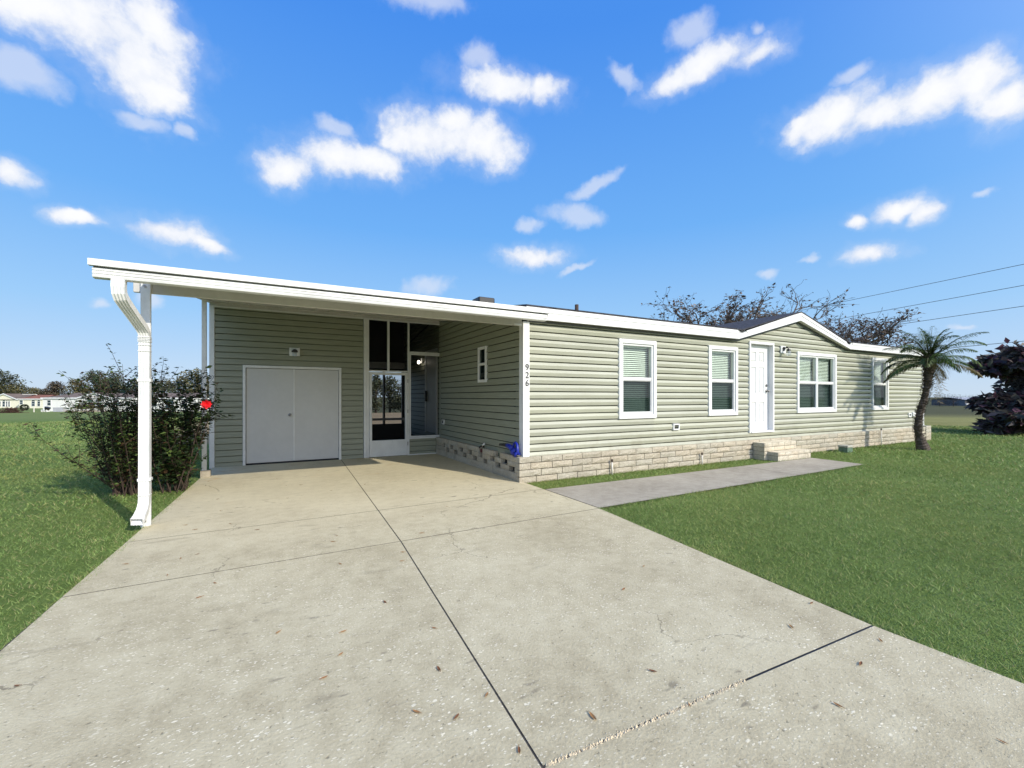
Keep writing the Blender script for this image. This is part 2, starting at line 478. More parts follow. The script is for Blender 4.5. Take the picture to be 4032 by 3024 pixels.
L, C_, Rr = (lambda y: (lerp_pts(EDGE_L, y), y)), (lambda y: (lerp_pts(EDGE_C, y), y)), (lambda y: (lerp_pts(EDGE_R, y), y))
dm = MB()
rows_l = [(-4, -4), (4.37, 4.45), (5.72, 5.80), (10.94, 10.94)]
for (a0, a1), (b0, b1) in zip(rows_l, rows_l[1:]): slab(dm, [L(a0), C_(a1), C_(b1), L(b0)], g=.0030)
rows_r = [(-4, -4), (1.470, 1.387), (4.45, 4.54), (5.80, 5.90), (10.94, 10.94)]
for i, ((a0, a1), (b0, b1)) in enumerate(zip(rows_r, rows_r[1:])): slab(dm, [C_(a0), Rr(a1), Rr(b1), C_(b0)], g=.0042)
drive = tag(dm.build('driveway', M['concrete']), 'pale shell concrete driveway', kind='structure')
jm = MB()
jm.face([(p[0], p[1], -.004) for p in [L(-4), Rr(-4), Rr(.74), Rr(1.4), Rr(4.54), Rr(5.9), Rr(10.94), L(10.94), L(9.73), L(3.64)]])
tag(jm.build('driveway_joint', M['joint']), 'dark joints between the driveway slabs', kind='structure')
dj = MB(); dj.face([(2.15, 1.415, -.0025), (3.353, 1.378, -.0025), (3.353, 1.396, -.0025), (2.15, 1.434, -.0025)])
tag(dj.build('expansion_joint', M['black']), 'black expansion joint strip across the right slab', kind='structure')
wm = MB()
slab(wm, [WALK_POLY[0], (8.58, 4.71), (8.64, 5.915), WALK_POLY[3]], top=-.003)
slab(wm, [(8.58, 4.71), WALK_POLY[1], WALK_POLY[2], (8.64, 5.915)], top=-.003)
tag(wm.build('walkway', M['walk']), 'grey concrete front walk', kind='structure')
wj = MB(); wj.face([(p[0], p[1], -.007) for p in WALK_POLY]); tag(wj.build('walkway_joint', M['joint']), 'walkway joint', kind='structure')
# porch floor
tag(bx(1.0, 3.9, 10.97, 14.6, -.1, .02).build('porch_floor', M['walk']), 'concrete porch floor', kind='structure')

# ------------------------------------------------------------------ grass blades (stuff)
def inside(poly, X, Y):
    r = np.zeros(len(X), bool); n = len(poly)
    for i in range(n):
        (x0, y0), (x1, y1) = poly[i], poly[(i + 1) % n]
        c = ((y0 > Y) != (y1 > Y)) & (X < (x1 - x0) * (Y - y0) / (y1 - y0 + 1e-12) + x0)
        r ^= c
    return r

def grass():
    Xs, Ys, Ws, Hs = [], [], [], []
    for d0, d1, dens, h, w in ((1.2, 4.5, 4200, .024, .0042), (4.5, 8, 2000, .029, .0066), (8, 14, 700, .036, .012), (14, 24, 190, .06, .022), (24, 46, 55, .07, .045)):
        tot = int((R(64) * 2 / 2) * (d1 ** 2 - d0 ** 2) * dens)
        r = np.sqrt(rng.uniform(d0 ** 2, d1 ** 2, tot)); t = rng.uniform(-R(64), R(64), tot)
        fwd, rt = r * np.cos(t), r * np.sin(t)
        X, Y = FA * fwd + FB * rt, FB * fwd - FA * rt
        ok = ~inside(DRIVE_POLY, X, Y) & ~inside(WALK_POLY, X, Y)
        ok &= ~((X > -1.2) & (X < 19.6) & (Y > 6.53) & (Y < 15))
        dd = FA * X + FB * Y
        ok &= ~((X > 9) & (dd > 22.5 + 1.2 * np.sin(X * .7) + rng.normal(0, .8, len(X)))) & ~((Y > 15.5) & (X > -4) & (X < 20))
        X, Y = X[ok], Y[ok]
        Xs.append(X); Ys.append(Y); Ws.append(np.full(len(X), w)); Hs.append(np.full(len(X), h))
    # extra fringe hanging over the concrete edges
    for (p, q) in (((-1.395, 3.0), (-1.13, 9.7)), ((3.34, .8), (3.75, 4.55)), ((3.76, 4.55), (11.25, 4.79)), ((3.8, 5.93), (10.0, 5.945)), ((-1.43, 1.5), (-1.395, 3.0)), ((11.27, 4.8), (11.36, 5.95)), ((3.9, 6.49), (10.0, 6.49)), ((11.5, 6.49), (19.4, 6.49))):
        n = int(math.dist(p, q) * 420); t = rng.uniform(0, 1, n)
        Xs.append(p[0] + (q[0] - p[0]) * t + rng.normal(0, .020, n)); Ys.append(p[1] + (q[1] - p[1]) * t + rng.normal(0, .020, n))
        Ws.append(np.full(n, .007)); Hs.append(np.full(n, .034))
    X, Y, W, Hh = map(np.concatenate, (Xs, Ys, Ws, Hs)); n = len(X)
    rr = np.hypot(X - 4, Y - 6); tt = np.clip((rr - 18) / 82, 0, 1); Z = -1.55 * tt * tt * (3 - 2 * tt) - .024
    az = rng.uniform(0, 2 * np.pi, n); lean = np.abs(rng.normal(1.15, .4, n)); la = rng.uniform(0, 2 * np.pi, n)
    clump = .5 + .5 * np.sin(X * 1.7 + 1.3 * np.sin(Y * 1.1)) * np.sin(Y * 1.9 + np.sin(X * .8))
    clump2 = .5 + .5 * np.sin(X * 5.1 + 2 * np.sin(Y * 3.7)) * np.sin(Y * 4.6 + 2 * np.sin(X * 2.9))
    hh = Hh * rng.uniform(.55, 1.25, n) * (.8 + .4 * clump2)
    dx, dy = np.cos(az) * W * .5, np.sin(az) * W * .5
    V = np.zeros((n, 3, 3))
    V[:, 0] = np.stack([X - dx, Y - dy, Z], 1); V[:, 1] = np.stack([X + dx, Y + dy, Z], 1)
    V[:, 2] = np.stack([X + np.cos(la) * hh * lean, Y + np.sin(la) * hh * lean, Z + hh], 1)
    me = bpy.data.meshes.new('grass')
    me.vertices.add(n * 3); me.vertices.foreach_set('co', V.reshape(-1))
    me.loops.add(n * 3); me.loops.foreach_set('vertex_index', np.arange(n * 3, dtype=np.int32))
    me.polygons.add(n); me.polygons.foreach_set('loop_start', np.arange(0, n * 3, 3, dtype=np.int32)); me.polygons.foreach_set('loop_total', np.full(n, 3, np.int32))
    me.update(calc_edges=True)
    a = me.attributes.new('tint', 'FLOAT_COLOR', 'FACE')
    v = rng.uniform(0, 1, n); b = rng.uniform(.8, 1.2, n) * (.86 + .22 * clump + .16 * clump2)
    dry = (rng.uniform(0, 1, n) < .10 + .10 * clump)
    col = np.stack([.150 + .09 * v, .245 + .06 * v, .062 + .034 * v, np.ones(n)], 1)
    col[dry, :3] = np.array([.32, .30, .13])
    pt = np.clip(.5 + .5 * np.sin(X * .9 + 2.1 * np.sin(Y * .63 + 1)) * np.sin(Y * 1.05 + 1.7 * np.sin(X * .57)) + rng.normal(0, .16, n) - .55, 0, 1)[:, None]
    col[:, :3] = col[:, :3] * (1 - pt) + np.array([.30, .29, .085]) * pt
    col[:, :3] *= b[:, None]
    a.data.foreach_set('color', col.reshape(-1).astype(np.float32))
    me.materials.append(M['blade'])
    o = bpy.data.objects.new('grass', me); COL.objects.link(o)
    tag(o, 'short green lawn grass on both sides of the driveway', 'grass', kind='stuff')
grass()

# ================================================================== THE HOUSE
YF = 6.62            # front siding plane
XS = 3.78            # side siding plane (carport side)
FY = 6.47            # fascia face
XE = 19.40
E_, ZR = .1310, .507 # lap exposure and a lap line
house = thing('mobile_home', 'long sage green lap-sided single-storey home with white trim and a small front gable', 'house', loc=(11.6, 10.5, 0))
def part(mb, name, m, parent=house, **kw):
    o = mb.build(name, m, **kw)
    o.parent = parent
    if parent is house or parent.parent is house or True:
        o.matrix_parent_inverse = parent_inv(parent)
    return o
def parent_inv(p):
    m = Matrix.LocRotScale(p.location, p.rotation_euler, p.scale)
    q = p.parent
    if q is not None:
        m = world_of(q) @ p.matrix_parent_inverse @ m
    return m.inverted()
def world_of(p):
    m = Matrix.LocRotScale(p.location, p.rotation_euler, p.scale)
    if p.parent is not None: m = world_of(p.parent) @ p.matrix_parent_inverse @ m
    return m

WINS = [(5.915, 6.915, 1.02, 2.590, 1, 'tall white-framed window nearest the house corner'),
        (8.52, 9.53, 1.028, 2.604, 1, 'white-framed window just left of the front door'),
        (11.945, 13.85, 1.032, 2.628, 2, 'double white-framed window under the gable'),
        (15.875, 16.907, 1.052, 2.640, 1, 'white-framed window behind the palm tree')]
DOOR = (9.955, 10.935, .590, 2.785)
LAPS = (E_, ZR, .031, True)
holes = [(w[0] + .06, w[1] - .06, w[2] + .06, w[3] - .06) for w in WINS] + [(DOOR[0] + .03, DOOR[1] - .03, .60, DOOR[3] - .03)]
mb = MB(); wall_with_holes(mb, 'x', YF, 3.86, XE, .40, 3.45, holes, *LAPS)
fw = part(mb, 'front_wall', 'siding')
# trim wall to the eave / gable line
def roofline(x):
    return 2.80 if (x < 9.55 or x > 14.25) else 2.80 + .56 * (1 - abs(x - 11.9) / 2.35)
sl = .56 / 2.35
def trim_front():
    me = fw.data
    out = bmesh.new()
    for lo, hi, co, no in ((3.0, 9.55, (0, 0, 2.80), (0, 0, 1)), (9.55, 11.9, (9.55, 0, 2.80), (-sl, 0, 1)), (11.9, 14.25, (14.25, 0, 2.80), (sl, 0, 1)), (14.25, 20, (0, 0, 2.80), (0, 0, 1))):
        b = bmesh.new(); b.from_mesh(me)
        for c, n in (((lo, 0, 0), (-1, 0, 0)), ((hi, 0, 0), (1, 0, 0)), (co, no)):
            bmesh.ops.bisect_plane(b, geom=b.verts[:] + b.edges[:] + b.faces[:], plane_co=c, plane_no=n, clear_outer=True)
        t = bpy.data.meshes.new('t'); b.to_mesh(t); b.free(); out.from_mesh(t); bpy.data.meshes.remove(t)
    out.to_mesh(me); out.free()
trim_front()

# carport-side wall
def rz_(y): return 2.955 + .15 * (y - FY)      # main roof plane
def cz_(y): return 2.76 + .14 * (y - 6.36)     # carport roof underside
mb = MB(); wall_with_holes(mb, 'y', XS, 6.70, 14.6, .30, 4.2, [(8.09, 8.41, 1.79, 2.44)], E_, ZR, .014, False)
sw = part(mb, 'side_wall', 'siding_shaded')
cut_above(sw, (0, 6.36, 2.755), (0, -.14, 1))
# body behind (keeps light out), rear roof and far end
part(bx(XS + .02, XE, YF + .34, 14.6, .0, 2.75), 'house_body', 'dark')
mb = MB(); siding(mb, 'y', 0, 6.70, 14.6, .40, 2.8, *LAPS)
ew = part(mb, 'end_wall', 'siding')
for v in ew.data.vertices: v.co.x = XE - v.co.x
ew.data.flip_normals()
part(bx(3.765, 3.893, YF - .043, YF + .10, .415, 2.745), 'corner_post', 'white', bevel=.004)
part(bx(19.36, 19.46, YF - .028, YF + .08, .46, 2.76), 'corner_post', 'white', bevel=.004)
# house number 9 2 6
for ch, z in (('9', 1.912), ('2', 1.775), ('6', 1.640)):
    cu = bpy.data.curves.new('house_number', 'FONT'); cu.body = ch; cu.size = .150; cu.extrude = .004; cu.align_x = 'CENTER'
    to = bpy.data.objects.new('tmp', cu); COL.objects.link(to)
    dg = bpy.context.evaluated_depsgraph_get(); me = bpy.data.meshes.new_from_object(to.evaluated_get(dg))
    bpy.data.objects.remove(to)
    o = bpy.data.objects.new('house_number', me); COL.objects.link(o); me.materials.clear(); me.materials.append(M['black'])
    o.rotation_euler = (R(90), 0, 0); o.location = (3.842, YF - .0485, z); o.parent = house; o.matrix_parent_inverse = parent_inv(house)
    o['label'] = 'black house number digit ' + ch

# windows
def rect_frame(mb, x0, x1, z0, z1, w, y0, y1):
    mb.box(x0, x0 + w, y0, y1, z0, z1); mb.box(x1 - w, x1, y0, y1, z0, z1)
    mb.box(x0 + w, x1 - w, y0, y1, z0, z0 + w); mb.box(x0 + w, x1 - w, y0, y1, z1 - w, z1)
    return mb
def window(x0, x1, z0, z1, n, label):
    tr = part(rect_frame(MB(), x0, x1, z0, z1, .082, YF - .046, YF + .03), 'window', 'white', bevel=.005)
    tr['label'] = label
    ix0, ix1, iz0, iz1 = x0 + .082, x1 - .082, z0 + .082, z1 - .082
    wv = (ix1 - ix0) / n
    sash = MB()
    for k in range(n):
        a, b = ix0 + k * wv, ix0 + (k + 1) * wv
        rect_frame(sash, a + (.006 if k else 0), b - (.006 if k < n - 1 else 0), iz0, iz1, .040, YF - .022, YF + .06)
        zm = iz0 + (iz1 - iz0) * .505
        sash.box(a + .045, b - .045, YF - .016, YF + .05, zm - .030, zm + .030)
    part(sash, 'sash', 'white', tr, bevel=.004)
    if n == 2: part(bx(ix0 + wv - .0055, ix0 + wv + .0055, YF - .006, YF + .06, iz0, iz1), 'mullion_gap', 'black', tr)
    for k in range(n):
        a, b = ix0 + k * wv + .038, ix0 + (k + 1) * wv - .038
        zm = iz0 + (iz1 - iz0) * .505
        part(MB().face([(a, YF + .015, zm + .028), (b, YF + .015, zm + .028), (b, YF + .015, iz1 - .038), (a, YF + .015, iz1 - .038)]), 'upper_pane', 'pane', tr)
        part(MB().face([(a, YF + .008, iz0 + .038), (b, YF + .008, iz0 + .038), (b, YF + .008, zm - .028), (a, YF + .008, zm - .028)]), 'lower_pane', 'pane_screen', tr)
        fr = rect_frame(MB(), a, b, iz0 + .038, zm - .028, .016, YF - .004, YF + .008)
        part(fr, 'screen_frame', 'frame_grey', tr)
        bl = MB(); z = iz0 + .05; top = iz1 - .06
        i = 0
        while z < top:
            bl.face([(a - .02, YF + .095, z), (b + .02, YF + .095, z), (b + .02, YF + .112, z + .026), (a - .02, YF + .112, z + .026)])
            z += .040; i += 1
        bl.box(a - .02, b + .02, YF + .09, YF + .13, top, top + .035)
        part(bl, 'blind', 'blind', tr)
    rv = MB()
    for q in ([(x0, z0), (x0, z1)], [(x1, z1), (x1, z0)], [(x0, z1), (x1, z1)], [(x1, z0), (x0, z0)]):
        s = .07
        f = lambda p: (min(max(p[0], x0 + s), x1 - s), min(max(p[1], z0 + s), z1 - s))
        (ax, az), (bx_, bz) = f(q[0]), f(q[1])
        rv.face([(ax, YF + .03, az), (bx_, YF + .03, bz), (bx_, YF + .30, bz), (ax, YF + .30, az)])
    rv.face([(x0 + .07, YF + .30, z0 + .07), (x1 - .07, YF + .30, z0 + .07), (x1 - .07, YF + .30, z1 - .07), (x0 + .07, YF + .30, z1 - .07)])
    part(rv, 'window_recess', 'dark', tr)
for w in WINS: window(*w)

# small side window
def side_window():
    y0, y1, z0, z1 = 8.05, 8.455, 1.748, 2.476
    m = MB(); xa, xb = XS - .034, XS + .03; w = .055
    m.box(xa, xb, y0, y0 + w, z0, z1); m.box(xa, xb, y1 - w, y1, z0, z1); m.box(xa, xb, y0 + w, y1 - w, z0, z0 + w); m.box(xa, xb, y0 + w, y1 - w, z1 - w, z1)
    m.box(xa + .006, xb, y0 + w, y1 - w, 2.095, 2.145)
    f = part(m, 'window', 'white', bevel=.004); f['label'] = 'narrow two-pane window on the carport side'
    part(MB().face([(XS, y0 + w, 2.145), (XS, y0 + w, z1 - w), (XS, y1 - w, z1 - w), (XS, y1 - w, 2.145)]), 'upper_pane', 'pane_screen', f)
    part(MB().face([(XS - .008, y0 + w, z0 + w), (XS - .008, y0 + w, 2.095), (XS - .008, y1 - w, 2.095), (XS - .008, y1 - w, z0 + w)]), 'lower_pane', 'pane_screen', f)
side_window()

# front door
def front_door():
    x0, x1, z0, z1 = DOOR
    fr = MB()
    fr.box(x0, x0 + .055, YF - .048, YF + .17, z0, z1); fr.box(x1 - .055, x1, YF - .048, YF + .17, z0, z1)
    fr.box(x0 + .055, x1 - .055, YF - .048, YF + .17, z1 - .06, z1)
    fr.box(x0 + .055, x1 - .055, YF - .062, YF + .17, z0, z0 + .045)
    fr.box(x0 + .055, x0 + .075, YF + .07, YF + .12, z0 + .045, z1 - .06); fr.box(x1 - .075, x1 - .055, YF + .07, YF + .12, z0 + .045, z1 - .06)
    part(fr, 'door_frame', 'white', bevel=.004)
    a, b, c, d = x0 + .075, x1 - .075, z0 + .05, z1 - .068
    yf = YF + .075; W = b - a; Hh = d - c
    m = MB()
    us = [0, .17, .44, .56, .83, 1]; vs = [0, .09, .33, .43, .74, .80, .92, 1]
    for i in range(5):
        for j in range(7):
            X0, X1 = a + us[i] * W, a + us[i + 1] * W; Z0, Z1 = c + vs[j] * Hh, c + vs[j + 1] * Hh
            if i in (1, 3) and j in (1, 3, 5):
                g, h = .018, .045
                ring = lambda s, y: [(X0 + s, y, Z0 + s), (X1 - s, y, Z0 + s), (X1 - s, y, Z1 - s), (X0 + s, y, Z1 - s)]
                rs = [ring(0, yf), ring(g, yf + .024), ring(g + .010, yf + .024), ring(h, yf + .004)]
                for p, q in zip(rs, rs[1:]):
                    for k in range(4): m.face([p[k], p[(k + 1) % 4], q[(k + 1) % 4], q[k]])
                m.face(rs[-1])
            else: m.face([(X0, yf, Z0), (X1, yf, Z0), (X1, yf, Z1), (X0, yf, Z1)])
    dr = part(m, 'door', 'white'); dr['label'] = 'white six-panel front door'
    kx = b - .065
    def knob(z, name, r):
        k = MB().tube([(kx, yf, z), (kx, yf - .012, z)], r * 1.25, 14); k.tube([(kx, yf - .012, z), (kx, yf - .04, z)], r * .45, 10)
        if name == 'door_knob': k.sphere((kx, yf - .055, z), r, 12, 8)
        else: k.tube([(kx, yf - .012, z), (kx, yf - .028, z)], r * .9, 14)
        part(k, name, 'steel', dr, smooth=True)
    knob(1.60, 'door_knob', .030); knob(1.735, 'deadbolt', .026)
front_door()

# wall lamp beside the door
def wall_lamp_parts(parent, x, z, wy, plate_w, plate_h, big=True):
    p = MB().box(x - plate_w / 2, x + plate_w / 2, wy - .030, wy + .01, z - plate_h / 2, z + plate_h / 2)
    pl = part(p, 'wall_lamp', 'white', parent, bevel=.006)
    m = MB().tube([(x, wy - .03, z + .02), (x, wy - .045, z + .02)], .052, 18)
    m.tube([(x, wy - .045, z + .03), (x, wy - .10, z + .045), (x, wy - .145, z + .035), (x, wy - .155, z + .0)], [.016, .016, .016, .016], 8)
    m.tube([(x, wy - .155, z + .005), (x, wy - .155, z - .045)], [.036, .046], 14)
    part(m, 'lamp_arm', 'black', pl, smooth=False)
    g = MB().tube([(x, wy - .155, z - .045), (x, wy - .155, z - .06), (x, wy - .155, z - .15), (x, wy - .155, z - .165)], [.042, .055, .055, .045], 16)
    part(g, 'lamp_jar', 'jar', pl, smooth=True)
    return pl
wall_lamp_parts(house, 11.30, 2.64, YF - .030, .20, .185)
# foundation vent, outlet box, spigot cover
v = part(rect_frame(MB(), 7.40, 7.587, .752, .888, .030, YF - .046, YF), 'dryer_vent', 'frame_grey')
vm = MB()
for i in range(4): vm.face([(7.43, YF - .026, .785 + i * .02), (7.557, YF - .026, .785 + i * .02), (7.557, YF - .042, .775 + i * .02), (7.43, YF - .042, .775 + i * .02)])
vm.box(7.43, 7.557, YF - .022, YF - .016, .78, .86)
part(vm, 'vent_louvre', 'black', v)
ob = part(rect_frame(MB(), 18.27, 18.47, .79, .935, .045, YF - .045, YF), 'outlet_box', 'frame_grey'); part(bx(18.315, 18.425, YF - .03, YF, .835, .89), 'outlet_socket', 'black', ob)
part(bx(18.52, 18.72, YF - .07, YF, .80, .95), 'meter_cover', 'frame_grey', bevel=.02)
o2 = part(bx(XS - .032, XS, 10.53, 10.70, .765, .885), 'outlet_box', 'frame_grey', bevel=.006); part(bx(XS - .037, XS - .031, 10.575, 10.655, .79, .86), 'outlet_socket', 'black', o2)

# fascia, soffit, roof
top = [(3.765, 2.985), (9.44, 2.985 - .010), (9.60, 2.955), (11.9, 3.610), (14.22, 2.985), (14.42, 2.995), (19.70, 2.995)]
bot = [(3.765, 2.775), (9.45, 2.785), (11.9, 3.408), (14.33, 2.800), (19.70, 2.805)]
def fascia():
    m = MB()
    segs = [([(3.765, 2.782), (9.42, 2.784), (9.42, 2.968), (3.765, 2.968)]),
            ([(9.42, 2.784), (11.9, 3.408), (11.9, 3.600), (9.68, 2.978), (9.55, 2.925), (9.42, 2.930)]),
            ([(11.9, 3.408), (14.36, 2.800), (14.36, 2.935), (14.25, 2.925), (14.12, 2.985), (11.9, 3.600)]),
            ([(14.36, 2.800), (19.72, 2.812), (19.72, 2.985), (14.36, 2.985)])]
    for s in segs: m.prism([(x, FY, z) for x, z in s], (0, .022, 0))
    part(m, 'fascia', 'white')
    t = MB()
    for s in ([(3.765, 2.905), (9.36, 2.905), (9.36, 2.982), (3.765, 2.982)], [(9.74, 2.935), (11.9, 3.530), (11.9, 3.615), (9.66, 2.985)],
              [(11.9, 3.530), (14.06, 2.945), (14.14, 2.985), (11.9, 3.615)], [(14.44, 2.925), (19.72, 2.925), (19.72, 2.998), (14.44, 2.998)]):
        t.prism([(x, FY - .009, z) for x, z in s], (0, .008, 0))
    part(t, 'drip_edge', 'white')
    so = MB()
    so.face([(3.765, FY + .022, 2.79), (9.50, FY + .022, 2.79), (9.50, YF + .03, 2.79), (3.765, YF + .03, 2.79)][::-1])
    so.face([(14.3, FY + .022, 2.81), (19.7, FY + .022, 2.81), (19.7, YF + .03, 2.81), (14.3, YF + .03, 2.81)][::-1])
    so.face([(9.42, FY + .022, 2.792), (11.9, FY + .022, 3.414), (11.9, YF + .06, 3.414), (9.42, YF + .06, 2.792)][::-1])
    so.face([(11.9, FY + .022, 3.414), (14.36, FY + .022, 2.807), (14.36, YF + .06, 2.807), (11.9, YF + .06, 3.414)][::-1])
    part(so, 'soffit', 'pan')
    # dark strip standing in for the eave shadow where siding meets soffit
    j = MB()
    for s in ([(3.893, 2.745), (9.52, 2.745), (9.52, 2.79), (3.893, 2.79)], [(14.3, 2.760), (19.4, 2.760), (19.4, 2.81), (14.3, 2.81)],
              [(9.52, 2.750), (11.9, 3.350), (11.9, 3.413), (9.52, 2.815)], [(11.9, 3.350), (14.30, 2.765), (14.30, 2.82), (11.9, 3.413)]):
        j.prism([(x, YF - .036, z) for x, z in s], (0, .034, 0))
    part(j, 'eave_shade_strip', 'dark_strip')
fascia()
YB = 14.75; YR = 10.6
def roof():
    m = MB(); th = .03
    zf, zr = 2.985, 2.985 + .15 * (YR - FY)
    def sheet(pts): m.prism(pts, (0, 0, th))
    sheet([(3.765, YR, zr), (19.74, YR, zr), (19.74, YB, zf), (3.765, YB, zf)])
    # dormer: ridge at x=11.9
    pk = 3.610; yb = min(YR - .02, FY + (pk - zf) / .15)
    sheet([(3.765, FY - .012, zf), (9.46, FY - .012, zf), (11.9, yb, zf + .15 * (yb - FY)), (11.9, YR, zr), (3.765, YR, zr)])
    sheet([(14.34, FY - .012, zf), (19.74, FY - .012, zf), (19.74, YR, zr), (11.9, YR, zr), (11.9, yb, zf + .15 * (yb - FY))])
    sheet([(9.46, FY - .012, 2.965), (11.9, FY - .012, pk), (11.9, yb, pk), (9.46, FY + .25, 2.985)])
    sheet([(11.9, FY - .012, pk), (14.34, FY - .012, 2.965), (14.34, FY + .25, 2.985), (11.9, yb, pk)])
    r = part(m, 'roof', 'shingle')
    for xc in (9.53, 14.28):      # curved gutter diverters in the two valleys
        g = MB()
        pts = [(xc + .13 * math.cos(a), FY + .10, 3.03 - .10 * math.sin(a)) for a in [math.pi * i / 8 for i in range(9)]]
        for p, q in zip(pts, pts[1:]): g.face([p, q, (q[0], q[1] - .09, q[2]), (p[0], p[1] - .09, p[2])])
        g.face([(p[0], p[1], p[2]) for p in pts])
        part(g, 'valley_flashing', 'frame_grey', r)
    vy = 9.0; vz = zf + .15 * (vy - FY) + th
    b = MB().box(4.02, 4.42, vy, vy + .4, vz - .05, 3.69); b.box(3.95, 4.70, vy - .05, vy + .5, vz - .05, 3.53)
    part(b, 'roof_vent', 'black', r, bevel=.03)
    py = 8.6; p = MB().tube([(6.40, py, 3.2), (6.40, py, 3.66)], .045, 12)
    part(p, 'vent_pipe', 'stem', r, smooth=True)
roof()

# block skirting along the front (mortared split-face courses)
def rough_block(mb, axis, plane, s0, s1, z0, z1, depth=.09, amp=.009, nx=5, nz=3, gain=1.0):
    k = random.uniform(.93, 1.06) * gain; kk = random.uniform(-.03, .03)
    mb.col = (k + kk, k, k - kk)
    sgn = 1
    P = (lambda s, z, o: (s, plane - o, z)) if axis == 'x' else (lambda s, z, o: (plane - o, s, z))
    g = [[None] * (nz + 1) for _ in range(nx + 1)]
    for i in range(nx + 1):
        for j in range(nz + 1):
            ed = i in (0, nx) or j in (0, nz)
            o = (-.006 if ed else random.uniform(-amp * .4, amp))
            g[i][j] = P(s0 + (s1 - s0) * i / nx, z0 + (z1 - z0) * j / nz, o)
    for i in range(nx):
        for j in range(nz):
            q = [g[i][j], g[i + 1][j], g[i + 1][j + 1], g[i][j + 1]]
            mb.face(q if axis == 'x' else q[::-1])
    B = [P(s0, z0, -depth), P(s1, z0, -depth), P(s1, z1, -depth), P(s0, z1, -depth)]
    T = [g[0][0], g[nx][0], g[nx][nz], g[0][nz]]
    for a in range(4):
        b = (a + 1) % 4
        mb.face([T[a], B[a], B[b], T[b]])
    mb.col = None

skirt = thing('block_skirting', 'tan split-face block skirting wall along the whole front of the house', 'block wall', loc=(11.6, 6.56, 0))
mb = MB(); courses = [-.03, .090, .206, .322, .428]
for c in range(4):
    x = 3.66 + (.0 if c % 2 else -.11)
    if c == 0: x = 3.66
    first = True
    while x < 19.45:
        wd = .44 if not first else (.34 if c in (0, 2) else .445)
        a, b = max(3.662, x), min(x + wd, 19.47)
        if b - a > .05:
            jz = random.uniform(-.003, .003) + (.02 * (a - 3.66) / 15.8 if c == 3 else 0)
            rough_block(mb, 'x', 6.525, a + .006, b - .006, courses[c] + .006, courses[c + 1] - .006 + jz, .10, .012)
        x += wd; first = False
part(mb, 'block_courses', 'block', skirt)
part(bx(3.69, 19.44, 6.552, 6.615, -.08, .40), 'mortar_bed', 'mortar', skirt)
# far-end return pier
mb = MB()
for c in range(4):
    rough_block(mb, 'x', 6.50, 19.36, 19.74, courses[c] + .006 + .01 * c, courses[c + 1] - .004 + .012 * (c + 1), .42)
part(mb, 'corner_pier', 'block', skirt)

# open dry-laid wall beside the carport
ow = thing('block_wall', 'low dry-laid block wall with open gaps beside the carport floor', 'block wall', loc=(3.72, 8.6, 0))
mb = MB()
def row(segs, z0, z1, plane=3.675):
    for a, b in segs: rough_block(mb, 'y', plane + random.uniform(-.008, .006), a + .003, b - .003, z0, z1 - .003, .095, .006)
row([(6.62 + i * .50, min(6.62 + (i + 1) * .50, 10.90)) for i in range(9)], -.02, .140)
def gaps(hs, lo=6.60, hi=10.90):
    out = []; y = lo
    for a, b in sorted(hs) + [(hi, hi)]:
        if a - y > .62:
            mid = (a + y) / 2; out += [(y, mid), (mid, a)]
        elif a > y + .02: out.append((y, a))
        y = b
    return out
row(gaps([(9.98, 10.17), (9.45, 9.66), (8.89, 9.09), (8.36, 8.56), (7.84, 8.03), (7.29, 7.48), (6.74, 6.95)]), .140, .236)
row(gaps([(10.24, 10.40), (9.72, 9.94), (9.12, 9.37), (8.59, 8.79), (8.07, 8.26), (7.51, 7.71), (7.0, 7.24)]), .236, .328)
row([(10.50, 10.90), (10.04, 10.49), (9.44, 10.03), (8.875, 9.43), (8.27, 8.87), (7.54, 8.05), (6.895, 7.30), (6.605, 6.885)], .328, .428)
part(mb, 'stacked_blocks', 'block', ow)
part(bx(XS - .004, XS + .01, 6.65, 10.93, -.05, .34), 'skirt_backing', 'dark', ow)

# block steps
st = thing('block_steps', 'two tan block steps below the white front door', 'steps', loc=(10.7, 6.2, 0))
mb = MB()
def coursed_box(x0, x1, yf, yb, zs, bw=.40):
    for i, (za, zb) in enumerate(zip(zs, zs[1:])):
        x = x0 - (.2 if i % 2 else 0)
        while x < x1:
            a, b = max(x, x0), min(x + (bw if i < len(zs) - 2 else bw * .62), x1)
            if b - a > .03: rough_block(mb, 'x', yf, a + .005, b - .005, za + .005, zb - .005, .12, .007, gain=1.28)
            x += (bw if i < len(zs) - 2 else bw * .62)
        for sgn, xx in ((-1, x0), (1, x1)):
            y = yf + .0
            while y < yb:
                a, b = y, min(y + .30, yb)
                k = random.uniform(1.0, 1.15); mb.col = (k, k, k)
                q = [(xx, a + .003, za + .003), (xx, b - .003, za + .003), (xx, b - .003, zb - .003), (xx, a + .003, zb - .003)]
                mb.face(q if sgn > 0 else q[::-1]); y += .30
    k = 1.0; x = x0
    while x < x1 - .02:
        b = min(x + bw * .62, x1); kk = random.uniform(1.5, 1.7); mb.col = (kk, kk, kk * .96)  # step tops tinted lighter, sunlight on them put into the colour
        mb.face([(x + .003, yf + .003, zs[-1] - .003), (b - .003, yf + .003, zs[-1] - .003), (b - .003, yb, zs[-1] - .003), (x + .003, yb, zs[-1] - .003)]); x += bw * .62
    mb.col = None
coursed_box(10.10, 11.43, 5.985, 6.24, [-.02, .10, .185])
part(mb, 'lower_step', 'block', st); mb = MB()
coursed_box(9.99, 11.27, 6.235, 6.515, [-.02, .10, .185, .285, .385])
part(mb, 'upper_step', 'block', st)
